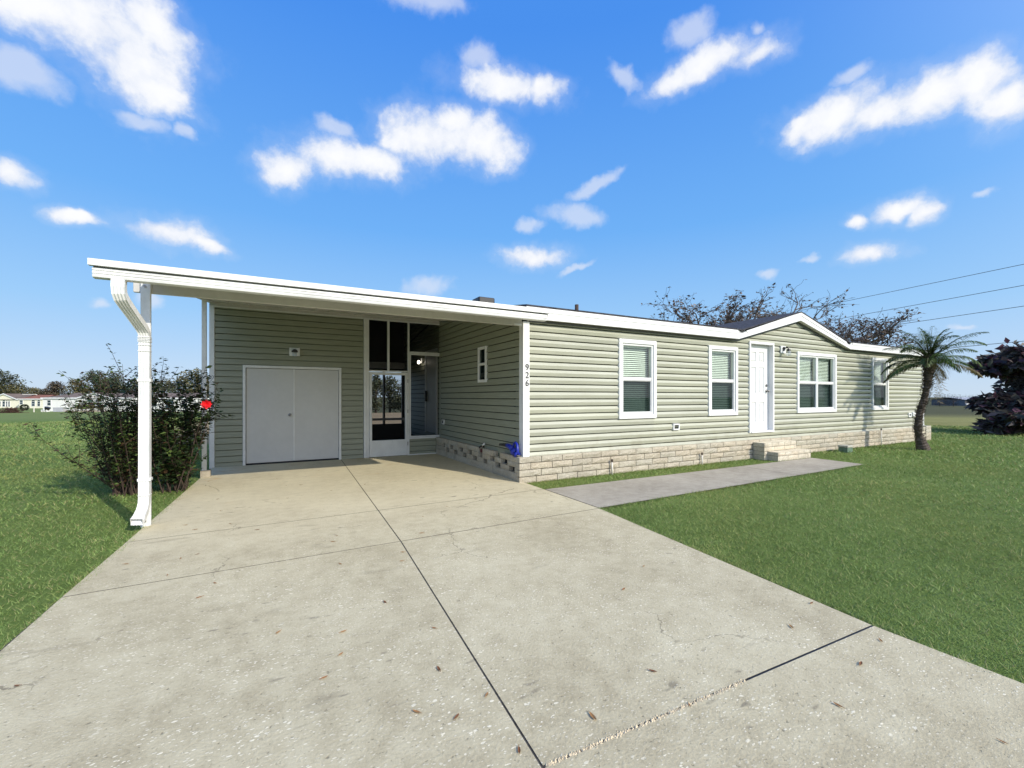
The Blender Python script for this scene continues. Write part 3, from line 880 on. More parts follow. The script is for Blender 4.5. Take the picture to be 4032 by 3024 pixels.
part(bx(10.115, 11.415, 6.0, 6.235, -.03, .176), 'step_core', 'mortar', st); part(bx(10.005, 11.255, 6.25, 6.51, -.03, .376), 'step_core', 'mortar', st)

# thin pipes standing against the skirting
for (x, zt, lab, wh) in ((5.65, .27, 'short white pipe stub standing against the skirting nearest the house corner', 'pvc'), (8.165, .25, 'short white pipe stub against the skirting left of the steps', 'pvc'),
                         (16.16, .50, 'tallest white pipe stub against the skirting near the palm tree', 'pvc')):
    t = thing('drain_pipe', lab, 'pipe', 'pipe stubs along the skirting', loc=(x, 6.475, 0))
    part(MB().tube([(x, 6.478, -.05), (x + random.uniform(-.015, .005), 6.475, zt - .05)], .016, 10), 'pipe', wh, t, smooth=True)
    part(MB().tube([(x - .006, 6.475, zt - .052), (x - .006, 6.475, zt)], .019, 10), 'pipe_cap', 'stem', t)

# irrigation valve box
vb = thing('valve_box', 'small green box with faded tan lid on the grass by the skirting', 'utility box', loc=(13.43, 6.2, 0))
part(bx(13.31, 13.58, 6.07, 6.29, -.03, .11), 'box_body', 'green_box', vb, bevel=.01)
part(bx(13.30, 13.59, 6.06, 6.30, .112, .165), 'box_lid', 'tan_box', vb, bevel=.012)

# ================================================================== CARPORT
cp = thing('carport', 'white flat-roofed carport attached to the left end of the green house', 'carport', loc=(1.1, 8, 0))
X0, X1 = -1.215, 3.757
m = MB()
ys = [5.79, 14.9]
P_ = lambda x, y, d: (x, y, cz_(y) + d)
m.faces([P_(X0, 5.79, 0), P_(X1, 5.79, 0), P_(X1, 14.9, 0), P_(X0, 14.9, 0), P_(X0, 5.79, .085), P_(X1, 5.79, .085), P_(X1, 14.9, .085), P_(X0, 14.9, .085)],
        [(0, 3, 2, 1), (4, 5, 6, 7), (0, 1, 5, 4), (1, 2, 6, 5), (2, 3, 7, 6), (3, 0, 4, 7)])
part(m, 'roof', 'pan', cp)
m = MB()
x = X0 + .15
while x < X1 - .1:
    m.faces([P_(x, 5.85, -.018), P_(x + .03, 5.85, -.018), P_(x + .03, 14.85, -.018), P_(x, 14.85, -.018), P_(x, 5.85, -.001), P_(x + .03, 5.85, -.001), P_(x + .03, 14.85, -.001), P_(x, 14.85, -.001)],
            [(0, 3, 2, 1), (0, 1, 5, 4), (1, 2, 6, 5), (2, 3, 7, 6), (3, 0, 4, 7)]); x += .305
part(m, 'roof_ribs', 'pan', cp)
# edge cap and K-style gutter
X0 = -1.575
part(MB().prism([(X0 - .01, 5.738, 2.738), (X0 - .01, 5.738, 2.801), (X0 - .01, 5.80, 2.806), (X0 - .01, 5.80, 2.738)], (3.767 - X0 + .01, 0, 0)), 'roof_edge_cap', 'alu', cp)
gp = [(5.772, 2.722), (5.768, 2.700), (5.778, 2.695), (5.778, 2.689), (5.769, 2.684), (5.770, 2.668), (5.780, 2.663), (5.780, 2.657), (5.771, 2.653), (5.777, 2.632), (5.80, 2.626), (5.86, 2.626), (5.86, 2.722)]
part(MB().prism([(X0 + .015, y, z) for y, z in gp], (3.728 - X0 - .015, 0, 0)), 'gutter', 'alu', cp)
part(bx(X0 + .02, 3.73, 5.786, 5.80, 2.70, 2.75), 'gutter_back', 'dark_strip', cp)
part(bx(-1.375, 3.62, 6.365, 6.415, 2.626, 2.762), 'beam', 'pan', cp, bevel=.004)
part(bx(3.47, 3.612, 6.352, 6.36, 2.628, 2.655), 'beam_bracket', 'white', cp)
def post(x0, x1, y0, y1, z0, z1, lab):
    p = part(bx(x0, x1, y0, y1, z0, z1), 'post', 'alu', cp, bevel=.006); p['label'] = lab
    return p
fp = post(-1.302, -1.212, 6.318, 6.363, -.02, 2.757, 'front carport post behind the downspout')
for z in (.06, 2.69): part(MB().tube([(-1.262, 6.318, z), (-1.262, 6.308, z)], .014, 8), 'bolt', 'steel', fp)
rp = post(-1.135, -1.062, 9.70, 9.775, -.05, cz_(9.7), 'rear carport post by the shed corner')
part(bx(-1.15, -1.0, 9.66, 9.79, -.06, .12), 'post_base', 'walk', rp)
# downspout with corrugated face
def downspout():
    path = [((-1.366, 5.815, 2.64), 1.12), ((-1.368, 5.812, 2.56), 1.12), ((-1.366, 5.825, 2.50), 1.12), ((-1.358, 5.855, 2.455), 1.10), ((-1.345, 5.91, 2.415), 1.05), ((-1.305, 6.06, 2.31), 1), ((-1.268, 6.20, 2.215), 1), ((-1.258, 6.245, 2.175), 1),
            ((-1.253, 6.266, 2.12), 1), ((-1.252, 6.268, 2.05), 1), ((-1.254, 6.268, 1.2), 1), ((-1.256, 6.268, .34), 1), ((-1.258, 6.262, .27), 1), ((-1.265, 6.235, .20), 1.02), ((-1.278, 6.17, .135), 1.08), ((-1.290, 6.10, .105), 1.1)]
    n = 28; w, dp = .048, .038
    prof = []
    for i in range(9):
        t = -1 + 2 * i / 8; prof.append((t * w, -dp + (.005 if i in (1, 3, 5, 7) else 0)))
    prof += [(w, dp), (-w, dp)]
    m = MB(); k = len(prof); base = 0
    pts = [Vector(p) for p, _ in path]
    for i, (p, s) in enumerate(path):
        t = (pts[min(i + 1, len(pts) - 1)] - pts[max(i - 1, 0)]).normalized()
        ax = Vector((1, 0, 0)); ax = (ax - t * ax.dot(t)).normalized(); ay = t.cross(ax) * 1
        if ay.y < 0 and abs(t.z) > .5: ay = -ay
        if ay.z < 0 and abs(t.z) <= .5: ay = -ay
        for a, b in prof: m.v.append(tuple(Vector(p) + ax * a * s + ay * b * s))
    for i in range(len(path) - 1):
        for j in range(k):
            q = (i * k + j, i * k + (j + 1) % k, (i + 1) * k + (j + 1) % k, (i + 1) * k + j)
            m.f.append(q); m.c.append(None)
    d = part(m, 'downspout', 'alu', cp)
    for z in (2.02, 1.955, .36): part(bx(-1.307, -1.199, 6.223, 6.309, z, z + .007), 'crimp_ring', 'alu', d)
    for i in range(4): part(bx(-1.309, -1.197, 6.221, 6.311, 2.06 + i * .016, 2.067 + i * .016), 'crimp_ring', 'alu', d)
    for z in (1.62, .52): part(bx(-1.312, -1.194, 6.226, 6.322, z, z + .03), 'strap', 'alu', d)
downspout()

# ================================================================== SHED
YS = 10.95
shed = thing('storage_shed', 'sage sided storage shed with grey double doors under the carport', 'shed', loc=(.4, 12.7, 0))
LS = (.1275, .095, .014, False)
mb = MB(); wall_with_holes(mb, 'x', YS, -1.06, 1.893, -.03, 3.302, [(-.54, 1.375, -.04, 2.10)], *LS)
part(mb, 'front_wall', 'siding_shaded', shed)
mb = MB(); siding(mb, 'y', -1.13, YS + .02, 14.6, -.03, 3.45, *LS); part(mb, 'side_wall', 'siding_shaded', shed)
part(bx(-1.12, 1.95, 14.5, 14.6, -.03, 3.8), 'back_wall', 'siding_shaded', shed)
part(bx(1.90, 1.95, YS + .06, 14.5, -.03, 3.8), 'inner_wall', 'siding_shaded', shed)
m = MB().box(-1.150, -1.060, YS - .03, YS + .07, -.03, 3.335)
part(m, 'corner_trim', 'frame_grey', shed, bevel=.004)
part(bx(-1.060, 1.893, YS - .026, YS + .03, 3.302, 3.334), 'top_trim', 'frame_grey', shed)
part(bx(-1.15, 3.85, YS - .008, YS + .03, 3.336, cz_(YS) - .002), 'header_board', 'pan', shed)
m = MB(); a, b, t = -.562, 1.395, 2.126
m.box(a, a + .052, YS - .030, YS + .05, -.01, t); m.box(b - .052, b, YS - .030, YS + .05, -.01, t); m.box(a + .052, b - .052, YS - .030, YS + .05, t - .055, t)
part(m, 'door_frame', 'frame_grey', shed, bevel=.004)
for k, (p, q) in enumerate(((-.500, .402), (.414, 1.338))):
    d = part(bx(p, q, YS + .002, YS + .04, .035, 2.062), 'door', 'shed_door', shed, bevel=.004)
    d['label'] = ('left leaf of the shed double door, with the knob', 'right leaf of the shed double door')[k]
    if k == 0:
        kn = MB().tube([(.329, YS, 1.054), (.329, YS - .012, 1.054)], .032, 14); kn.tube([(.329, YS - .012, 1.054), (.329, YS - .035, 1.054)], .012, 8); kn.sphere((.329, YS - .05, 1.054), .026, 12, 8)
        part(kn, 'door_knob', 'steel', d, smooth=True)
    xx = p - .010 if k == 0 else q + .010
    for z in (.25, 1.05, 1.85): part(MB().tube([(xx, YS - .004, z - .045), (xx, YS - .004, z + .045)], .009, 8), 'hinge', 'steel', d)
part(bx(.398, .424, YS - .012, YS + .0, .04, 2.062), 'astragal', 'frame_grey', shed)
part(bx(-.51, 1.343, YS - .004, YS + .05, -.03, .028), 'threshold_gap', 'dark', shed)
part(bx(-.51, 1.343, YS + .05, YS + .06, 0, 2.08), 'door_backing', 'dark', shed)
def shed_lamp():
    x, z = .42, 2.447
    pl = part(bx(.314, .526, YS - .045, YS, 2.357, 2.538), 'wall_lamp', 'white', shed, bevel=.006)
    m = MB()
    for i in range(10):
        a0, a1 = math.pi * i / 10, math.pi * (i + 1) / 10
        m.faces([(x + .062 * math.cos(a0), YS - .046, z - .01 + .062 * math.sin(a0)), (x + .062 * math.cos(a1), YS - .046, z - .01 + .062 * math.sin(a1)),
                 (x + .062 * math.cos(a1), YS - .15, z - .01 + .062 * math.sin(a1)), (x + .062 * math.cos(a0), YS - .15, z - .01 + .062 * math.sin(a0))], [(0, 1, 2, 3)])
    m.face([(x + .062 * math.cos(math.pi * i / 10), YS - .15, z - .01 + .062 * math.sin(math.pi * i / 10)) for i in range(11)])
    m.face([(x + .062 * math.cos(math.pi * i / 10), YS - .047, z - .01 + .062 * math.sin(math.pi * i / 10)) for i in range(11)])
    part(m, 'lamp_hood', 'black', pl)
    part(MB().tube([(x, YS - .10, z - .012), (x, YS - .10, z - .10), (x, YS - .10, z - .125)], [.045, .045, .035], 14), 'lamp_jar', 'jar', pl, smooth=True)
shed_lamp()

# ================================================================== SCREENED PORCH
po = thing('screened_porch', 'dark screened porch with white framed screen door between shed and house', 'porch', loc=(2.9, 12.5, 0))
fy0, fy1 = YS - .03, YS + .03
def bar(x0, x1, z0, z1, y0=fy0, y1=fy1): return (x0, x1, y0, y1, z0, z1)
m = MB()
for b_ in (bar(1.897, 1.955, -.01, 3.335, YS - .045, YS + .05), bar(1.958, 2.018, -.01, 3.30), bar(2.948, 2.992, -.01, 3.30), bar(3.828, 3.876, .40, 3.30),
           bar(2.018, 2.948, 2.062, 2.095), bar(2.450, 2.502, 2.095, 3.30, fy0 + .003, fy1), bar(2.992, 3.828, 2.545, 2.585), bar(2.992, 3.828, .400, .440), bar(2.992, 3.77, -.01, .022), bar(1.958, 3.876, 3.30, 3.335)):
    m.box(*b_)
part(m, 'screen_frame', 'frame_grey', po, bevel=.004)
m = MB(); m.box(*bar(3.0, 3.822, 2.50, 2.54, fy0 + .012, fy1 - .012)); m.box(*bar(3.0, 3.03, .445, 2.50, fy0 + .012, fy1 - .012)); m.box(*bar(3.79, 3.822, .445, 2.50, fy0 + .012, fy1 - .012)); m.box(*bar(3.03, 3.79, .445, .475, fy0 + .012, fy1 - .012))
part(m, 'screen_panel_frame', 'frame_grey', po)
for (x0, x1, z0, z1) in ((2.018, 2.450, 2.095, 3.30), (2.502, 2.948, 2.095, 3.30), (2.992, 3.828, 2.585, 3.30), (3.03, 3.79, .475, 2.50)):
    part(MB().face([(x0, YS + .005, z0), (x1, YS + .005, z0), (x1, YS + .005, z1), (x0, YS + .005, z1)]), 'screen', 'mesh_screen', po)
mb = MB(); siding(mb, 'x', YS, 2.992, 3.80, .022, .400, *LS); part(mb, 'kick_panel', 'siding_shaded', po)
m = MB(); dx0, dx1 = 2.024, 2.944
m.box(*bar(dx0, dx0 + .062, .012, 2.052, fy0 - .008, fy1 - .012)); m.box(*bar(dx1 - .062, dx1, .012, 2.052, fy0 - .008, fy1 - .012))
m.box(*bar(dx0 + .062, dx1 - .062, 1.985, 2.052, fy0 - .008, fy1 - .012)); m.box(*bar(dx0 + .062, dx1 - .062, .012, .400, fy0 - .005, fy1 - .012))
sd = part(m, 'screen_door', 'frame_grey', po, bevel=.003)
part(MB().face([(dx0 + .062, YS, .4), (dx1 - .062, YS, .4), (dx1 - .062, YS, 1.985), (dx0 + .062, YS, 1.985)]), 'screen', 'mesh_screen', sd)
part(bx(dx0 + .012, dx0 + .035, fy0 - .04, fy0 - .008, .98, 1.16), 'door_handle', 'alu', sd, bevel=.006)
for z in (.25, 1.05, 1.80): part(bx(dx1 - .008, dx1 + .014, fy0 - .014, fy0 - .002, z, z + .09), 'hinge', 'steel', sd)
# rear screen wall
m = MB(); yb0, yb1 = 14.42, 14.50
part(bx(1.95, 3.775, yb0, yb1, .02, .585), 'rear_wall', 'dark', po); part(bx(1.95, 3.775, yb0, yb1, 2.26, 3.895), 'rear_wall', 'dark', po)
m = MB(); m.box(3.10, 3.16, yb0 - .02, yb1, .585, 2.26); m.box(3.70, 3.775, yb0, yb1, .585, 2.26)
part(m, 'rear_post', 'black', po)
part(bx(1.95, 3.8, yb0 - .03, yb0 - .003, .70, .775), 'rear_rail', 'pan', po)
part(bx(1.95, 3.8, yb0 - .04, yb0 - .003, 2.36, 2.56), 'rear_header', 'pan', po)
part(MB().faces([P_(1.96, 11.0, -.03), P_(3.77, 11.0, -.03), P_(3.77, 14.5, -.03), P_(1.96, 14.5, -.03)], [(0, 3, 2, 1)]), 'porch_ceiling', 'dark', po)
# entry door on the house wall inside the porch
m = MB(); m.box(XS - .045, XS - .012, 11.05, 11.13, .48, 2.72); m.box(XS - .045, XS - .012, 11.97, 12.05, .48, 2.72); m.box(XS - .045, XS - .012, 11.13, 11.97, 2.64, 2.72)
part(m, 'entry_door_frame', 'frame_grey', po)
ed = part(bx(XS - .03, XS - .010, 11.13, 11.97, .50, 2.64), 'entry_door', 'shed_door', po)
part(MB().box(XS - .09, XS - .03, 11.88, 11.93, 1.33, 1.62), 'door_handle', 'black', ed)
part(bx(XS - .35, XS - .02, 11.05, 12.4, .30, .36), 'entry_step', 'frame_grey', po)
em = bpy.data.materials.new('lit_bulb'); em.use_nodes = True
nb = em.node_tree.nodes['Principled BSDF']; nb.inputs['Emission Color'].default_value = (1, .9, .75, 1); nb.inputs['Emission Strength'].default_value = 9
M['bulb'] = em
pl = part(bx(XS - .05, XS - .015, 12.30, 12.42, 2.42, 2.56), 'porch_lamp', 'frame_grey', po)
part(MB().sphere((XS - .13, 12.36, 2.44), .042, 12, 8, 1.25), 'bulb', 'bulb', pl, smooth=True)

# ================================================================== SMALL THINGS
# blue leaf blower on the block wall
lb = thing('leaf_blower', 'blue handheld leaf blower with black nozzle lying on the dry-laid block wall', 'leaf blower', loc=(3.71, 6.75, .428))
m = MB().sphere((3.70, 6.78, .50), .075, 12, 9, .95); m.tube([(3.70, 6.82, .53), (3.69, 6.93, .575), (3.685, 7.02, .585)], [.05, .042, .038], 10)
m.tube([(3.70, 6.72, .46), (3.70, 6.64, .455)], [.06, .05], 10)
part(m, 'motor_housing', 'blue', lb, smooth=True)
part(MB().tube([(3.685, 7.02, .585), (3.675, 7.14, .585), (3.67, 7.27, .575)], [.034, .028, .024], 10), 'nozzle', 'black', lb, smooth=True)
m = MB().tube([(3.70, 6.83, .55), (3.70, 6.79, .63), (3.70, 6.73, .665), (3.70, 6.67, .63), (3.70, 6.655, .52), (3.70, 6.66, .46)], [.022, .02, .02, .022, .026, .03], 8)
part(m, 'handle', 'blue', lb, smooth=True)
part(bx(3.66, 3.745, 6.62, 6.76, .428, .455), 'battery', 'black', lb, bevel=.01)
# hose spigot
sp = thing('hose_spigot', 'small spigot with pale handle above the open block wall', 'spigot', loc=(3.73, 8.12, .45))
part(MB().tube([(3.76, 8.16, .44), (3.70, 8.16, .455), (3.66, 8.19, .43)], .017, 8), 'tap_body', 'black', sp, smooth=True)
part(MB().tube([(3.70, 8.10, .475), (3.69, 7.99, .53)], .017, 8), 'tap_handle', 'white', sp, smooth=True)
# little box left in a gap
tag(bx(3.70, 3.745, 8.07, 8.22, .33, .40).build('maroon_box', simple('maroon_card', (.09, .01, .015), .6), bevel=.004), 'small maroon box tucked in a gap of the open block wall', 'box')

# dry leaves on the driveway
leafm = leafmat('dry_leaf', .1, .7)
def dry_leaf(x, y, L, ang, z=.003, curl=.25, tone=0):
    m = MB(); c = random.choice([(.30, .13, .045), (.20, .085, .035), (.34, .18, .07)]); m.col = c
    n = 5; pts = []
    for i in range(n + 1):
        t = i / n; w = math.sin(math.pi * min(1, t * .92 + .04)) ** .8 * L * .15
        zz = L * curl * (4 * (t - .5) ** 2) * .35
        pts.append((t * L - L / 2, w, zz))
    for a, b in zip(pts, pts[1:]):
        m.faces([(a[0], -a[1], a[2] + a[1] * .5), (b[0], -b[1], b[2] + b[1] * .5), (b[0], 0, b[2]), (a[0], 0, a[2])], [(0, 1, 2, 3)])
        m.faces([(a[0], 0, a[2]), (b[0], 0, b[2]), (b[0], b[1], b[2] + b[1] * .5), (a[0], a[1], a[2] + a[1] * .5)], [(0, 1, 2, 3)])
    m.tube([(-L / 2, 0, pts[0][2]), (-L * .68, 0, .004)], .0012, 4)
    o = m.build('fallen_leaf', leafm); o.location = (x, y, z); o.rotation_euler = (0, 0, ang)
    return o
def G(px, py):
    d = CAM_H * FPX / (py - HPY); u = (px - CPX) / FPX * d
    return FA * d + FB * u, FB * d - FA * u
LV = [(1728, 2637, .075, 'brown leaf lying flat left of the centre joint, farthest of the near ones'), (1640, 2806, .07, 'curled brown leaf left of the centre joint at the bottom of the driveway'), (1798, 2825, .06, 'small brown leaf nearest the centre joint on the left slab'),
      (1917, 2738, .055, 'brown leaf lying in the centre joint'), (2334, 2825, .085, 'long dark brown leaf alone on the near right slab'), (2044, 2958, .06, 'brown leaf at the very bottom edge beside the centre joint'),
      (1276, 2671, .06, 'thin dark leaf in the middle of the near left slab'), (68, 2702, .05, 'dull red leaf at the left edge of the driveway'), (3116, 2470, .075, 'brown leaf on the right slab above the dark expansion joint'),
      (3389, 2616, .075, 'brown leaf below the right end of the expansion joint'), (3468, 2524, .06, 'brown leaf just below the expansion joint by the grass'), (2455, 2322, .075, 'pale thin leaf standing on the far right slab'),
      (2534, 2231, .06, 'dark leaf near the grass edge of the right slab'), (3195, 2377, .065, 'brown leaf near the right grass edge'), (2715, 2779, .04, 'reddish leaf caught in the expansion joint'),
      (846, 2297, .06, 'brown leaf lying by the second transverse joint on the left slab'), (1342, 2578, .06, 'brown leaf lying on the left slab between the pale shells')]
for px, py, L_, lab in LV:
    x, y = G(px, py)
    tag(dry_leaf(x, y, L_ * .64, random.uniform(0, 6.28)), lab, 'leaf', 'fallen leaves on the driveway')
SMALL = [(732, 2068), (770, 2086), (1014, 2087), (1326, 2110), (1310, 2134), (711, 2200), (779, 2183), (906, 2063), (1340, 2222), (1582, 2210), (1585, 2175), (1516, 2373), (1352, 2489), (784, 2354), (497, 2222), (659, 2266), (868, 2012),
         (1127, 1913), (1183, 1910), (1002, 1868), (1256, 1852), (1090, 1886), (1131, 1962), (858, 1966), (822, 1896), (1305, 1932), (1437, 1908), (1535, 1895), (1585, 1940), (1665, 2035), (1760, 1995), (1870, 1965), (1700, 1900), (1615, 1865), (1800, 1840), (1660, 2100), (1710, 2475), (1095, 2492), (3300, 2780), (3950, 2925), (2570, 2645)]
for px, py in SMALL:
    x, y = G(px, py)
    tag(dry_leaf(x, y, random.uniform(.028, .05), random.uniform(0, 6.28)), 'small dry brown leaf scattered on the driveway concrete', 'leaf', 'small scattered leaves on the driveway')

# crumbs of pale concrete along the near joint
m = MB()
for i in range(620):
    t = random.random() ** 1.15 * .50; x = .95 + 2.35 * t; y = 1.472 - .091 * t + random.gauss(0, .0065)
    s = random.uniform(.002, .0075)
    m.faces([(x - s, y - s * .6, -.004), (x + s, y - s * .5, -.004), (x + s * .8, y + s * .6, -.004), (x - s * .9, y + s * .5, -.004), (x + random.uniform(-s, s) * .3, y, s * .8)], [(0, 1, 4), (1, 2, 4), (2, 3, 4), (3, 0, 4)])
tag(m.build('joint_gravel', M['crumb']), 'pale crumbled concrete lying in the near driveway joint', 'gravel', kind='stuff')

# ================================================================== PLANTS
def tube_path(p, d, L, n, wob, droop, rnd):
    pts = [Vector(p)]; d = Vector(d).normalized()
    for i in range(n):
        d = (d + Vector((rnd.gauss(0, wob), rnd.gauss(0, wob), rnd.gauss(0, wob) - droop))).normalized()
        pts.append(pts[-1] + d * L / n)
    return pts, d

def shrub(name, label, base, stems, hmin, hmax, lean, bias, leafL, seed, dark, nleaf, flower=None):
    rnd = random.Random(seed)
    t = thing(name, label, 'shrub', loc=base)
    sm, lm = MB(), MB()
    def leaves(pp, k0, num, sc):
        for k in range(k0, len(pp) - 1):
            for q in range(num):
                P = pp[k].lerp(pp[k + 1], rnd.random())
                ang = rnd.uniform(0, 6.28); out = Vector((math.cos(ang), math.sin(ang), rnd.uniform(-.35, .75)))
                s = leafL * rnd.uniform(.6, 1.25) * sc
                v = rnd.uniform(.45, 1.6); u = rnd.random()
                base_c = (.034, .060, .020) if u < dark else (.095, .14, .036) if u < dark + (1 - dark) * .6 else (.075, .045, .022)
                lm.col = tuple(c * v for c in base_c)
                lm.leaf(P + out * rnd.uniform(.0, .03), out, Vector((rnd.gauss(0, .35), rnd.gauss(0, .35), 1)), s, s * .66, .22)
    for i in range(stems):
        a = rnd.uniform(0, 2 * math.pi); ln = min(.85, abs(rnd.gauss(0, lean)) + .05)
        d = Vector((math.cos(a) * ln + bias[0], math.sin(a) * ln + bias[1], 1.0))
        p0 = Vector(base) + Vector((rnd.gauss(0, .10), rnd.gauss(0, .10), -.03))
        L = rnd.uniform(hmin, hmax) * (1 - .25 * ln)
        pts, dd = tube_path(p0, d, L, 10, .05, -.03 * ln, rnd)
        sm.tube(pts, [.0085 * (1 - .75 * k / 10) for k in range(11)], 5)
        leaves(pts, 2, nleaf, 1.0)
        for b in range(rnd.randint(5, 8)):
            k = rnd.randint(1, 9); bd = (pts[k + 1] - pts[k]).normalized() + Vector((rnd.gauss(0, .75), rnd.gauss(0, .75), rnd.uniform(-.1, .3)))
            bp, _ = tube_path(pts[k], bd, L * rnd.uniform(.12, .30), 4, .10, .0, rnd)
            sm.tube(bp, [.0045 * (1 - .6 * q / 4) for q in range(5)], 4); leaves(bp, 0, nleaf, .9)
    lm.col = None
    part(sm, 'stems', 'stem', t); part(lm, 'foliage', 'leaf', t)
    if flower is not None:
        f = Vector(flower); fm = MB()
        b0 = Vector(base) + Vector((.16, -.2, 0)); sp_ = [b0, b0.lerp(f, .4) + Vector((0, .12, .25)), b0.lerp(f, .8) + Vector((0, .06, .12)), f + Vector((0, .02, -.01))]
        part(MB().tube(sp_, [.009, .007, .005, .004], 5), 'flower_stem', 'stem', t)
        for k in range(8):
            a = 2 * math.pi * k / 8; up = Vector((0, -1, .15))
            fm.leaf(f, Vector((math.cos(a), -.22 + .08 * math.sin(a * 2), math.sin(a) * .8)), up, .074, .076, -.1)
            fm.leaf(f + Vector((0, -.012, 0)), Vector((math.cos(a + .4), -.5, math.sin(a + .4) * .8)), up, .052, .055, -.25)
        part(fm, 'flower', 'red_petal', t)
    return t
fl = at(813, 1592, 6.40)
shrub('leafy_shrub', 'loose green and reddish shrub leaning left, on the lawn behind the front carport post', (-1.98, 8.75, 0), 50, 1.30, 2.05, .28, (-.06, .0), .062, 21, .34, 5)
shrub('hibiscus_shrub', 'dark hibiscus shrub with one red flower beside the shed corner', (-1.36, 8.65, 0), 32, 1.35, 2.0, .18, (.06, -.02), .084, 22, .70, 5, fl)

# pygmy date palm
def palm():
    rnd = random.Random(5)
    t = thing('palm_tree', 'short date palm with curved rough trunk at the right end of the house', 'palm tree', loc=(15.9, 5.45, 0))
    tp = [(15.97, 5.42, -.05), (15.91, 5.45, .15), (15.80, 5.50, .55), (15.85, 5.47, 1.0), (15.98, 5.40, 1.45), (16.06, 5.36, 1.9), (16.10, 5.34, 2.45), (16.10, 5.34, 2.62)]
    # smooth resample
    pts = []
    for i in range(len(tp) - 1):
        a, b = Vector(tp[i]), Vector(tp[i + 1])
        nseg = max(2, int((b - a).length / .035))
        for k in range(nseg): pts.append(a.lerp(b, k / nseg))
    pts.append(Vector(tp[-1]))
    for _ in range(6): pts = [pts[0]] + [(pts[i - 1] + pts[i] * 2 + pts[i + 1]) / 4 for i in range(1, len(pts) - 1)] + [pts[-1]]
    m = MB(); rad = []
    for i, p in enumerate(pts):
        f = p.z / 2.6; r = .076 + .012 * max(0, 1 - f * 2) if f > .12 else .105 + .045 * (1 - f / .12)
        if f > .66: r = .076 + (f - .66) * .19
        rad.append(r * (1.07 if i % 2 else .95) + rnd.uniform(-.004, .004))
    m.tube(pts, rad, 14)
    for i in range(700):   # old leaf-base stubs
        p = pts[rnd.randint(6, len(pts) - 1)]; a = rnd.uniform(0, 6.28); f = max(0, p.z / 2.6)
        o = Vector((math.cos(a), math.sin(a), .5)); s = .045 + .06 * max(0, f - .55)
        m.leaf(p + Vector((o.x, o.y, 0)) * (.08 + .05 * max(0, f - .6)), o, Vector((0, 0, 1)), s * 1.6, s, -.2)
    part(m, 'trunk', 'bark', t)
    c0 = Vector((16.10, 5.34, 2.60)); fm = MB(); rm = MB(); dm_ = MB()
    N = 36
    for i in range(N):
        q_ = i / N
        az = i * 2.39996 + rnd.uniform(-.25, .25); el = R(84) - q_ ** .85 * R(92) + rnd.uniform(-.08, .08)
        L = rnd.uniform(.92, 1.36) if i > 6 else rnd.uniform(.8, 1.02)
        dead = i >= N - 5; drp = rnd.uniform(.05, .13)
        d = Vector((math.cos(az) * math.cos(el), math.sin(az) * math.cos(el), math.sin(el)))
        p = c0 + Vector((d.x, d.y, 0)) * .06 - Vector((0, 0, .22 * q_)); rp_ = [p.copy()]; dirs = [d.copy()]
        n = 26
        for k in range(n):
            d = (d + Vector((0, 0, -.018 - drp * (k / n) ** 1.3))).normalized(); p = p + d * L / n; rp_.append(p.copy()); dirs.append(d.copy())
        rm.tube(rp_, [.012 * (1 - .8 * k / n) for k in range(n + 1)], 4)
        tone = rnd.uniform(.7, 1.35)
        for k in range(3, n + 1):
            for sub in range(3):
                P = rp_[k - 1].lerp(rp_[k], sub / 3)
                sd = dirs[k].cross(Vector((0, 0, 1)))
                if sd.length < .05: sd = Vector((math.sin(az), -math.cos(az), 0))
                sd.normalize(); f = k / n
                ll = .27 * math.sin(math.pi * min(1, .20 + f * .76)) + .03
                for sg in (-1, 1):
                    v = rnd.uniform(.6, 1.5) * tone
                    c = (.042, .078, .021) if rnd.random() < .58 else (.12, .165, .042)
                    if dead: c = (.17, .135, .055)
                    fm.col = tuple(z * v for z in c)
                    dv = sd * sg * .8 + dirs[k] * .75 + Vector((0, 0, rnd.uniform(-.45, .15)))
                    fm.leaf(P, dv, Vector((0, 0, 1)), ll * rnd.uniform(.8, 1.1), .016, .30)
    fm.col = None
    part(rm, 'frond_ribs', simple('frond_rib', (.10, .11, .03), .6), t); part(fm, 'fronds', 'leaf', t)
    sk = MB()     # skirt of hanging dead fronds on the right of the trunk
    for i in range(16):
        a = rnd.uniform(-1.2, .9); p0 = Vector((16.12 + .10 * math.cos(a), 5.33 + .10 * math.sin(a), rnd.uniform(1.9, 2.45)))
        pp, _ = tube_path(p0, (math.cos(a) * .5, math.sin(a) * .5, -1), rnd.uniform(.5, .85), 8, .05, .05, rnd)
        for k in range(8):
            for sg in (-1, 1):
                v = rnd.uniform(.6, 1.4); sk.col = tuple(q * v for q in (.17, .135, .075))
                sk.leaf(pp[k], Vector((rnd.gauss(0, .4) + .5 * sg, rnd.gauss(0, .4) - .3 * sg, -.6)), Vector((0, 1, 0)), .16, .014, .2)
    sk.col = None
    part(sk, 'dead_fronds', 'leaf', t)
palm()

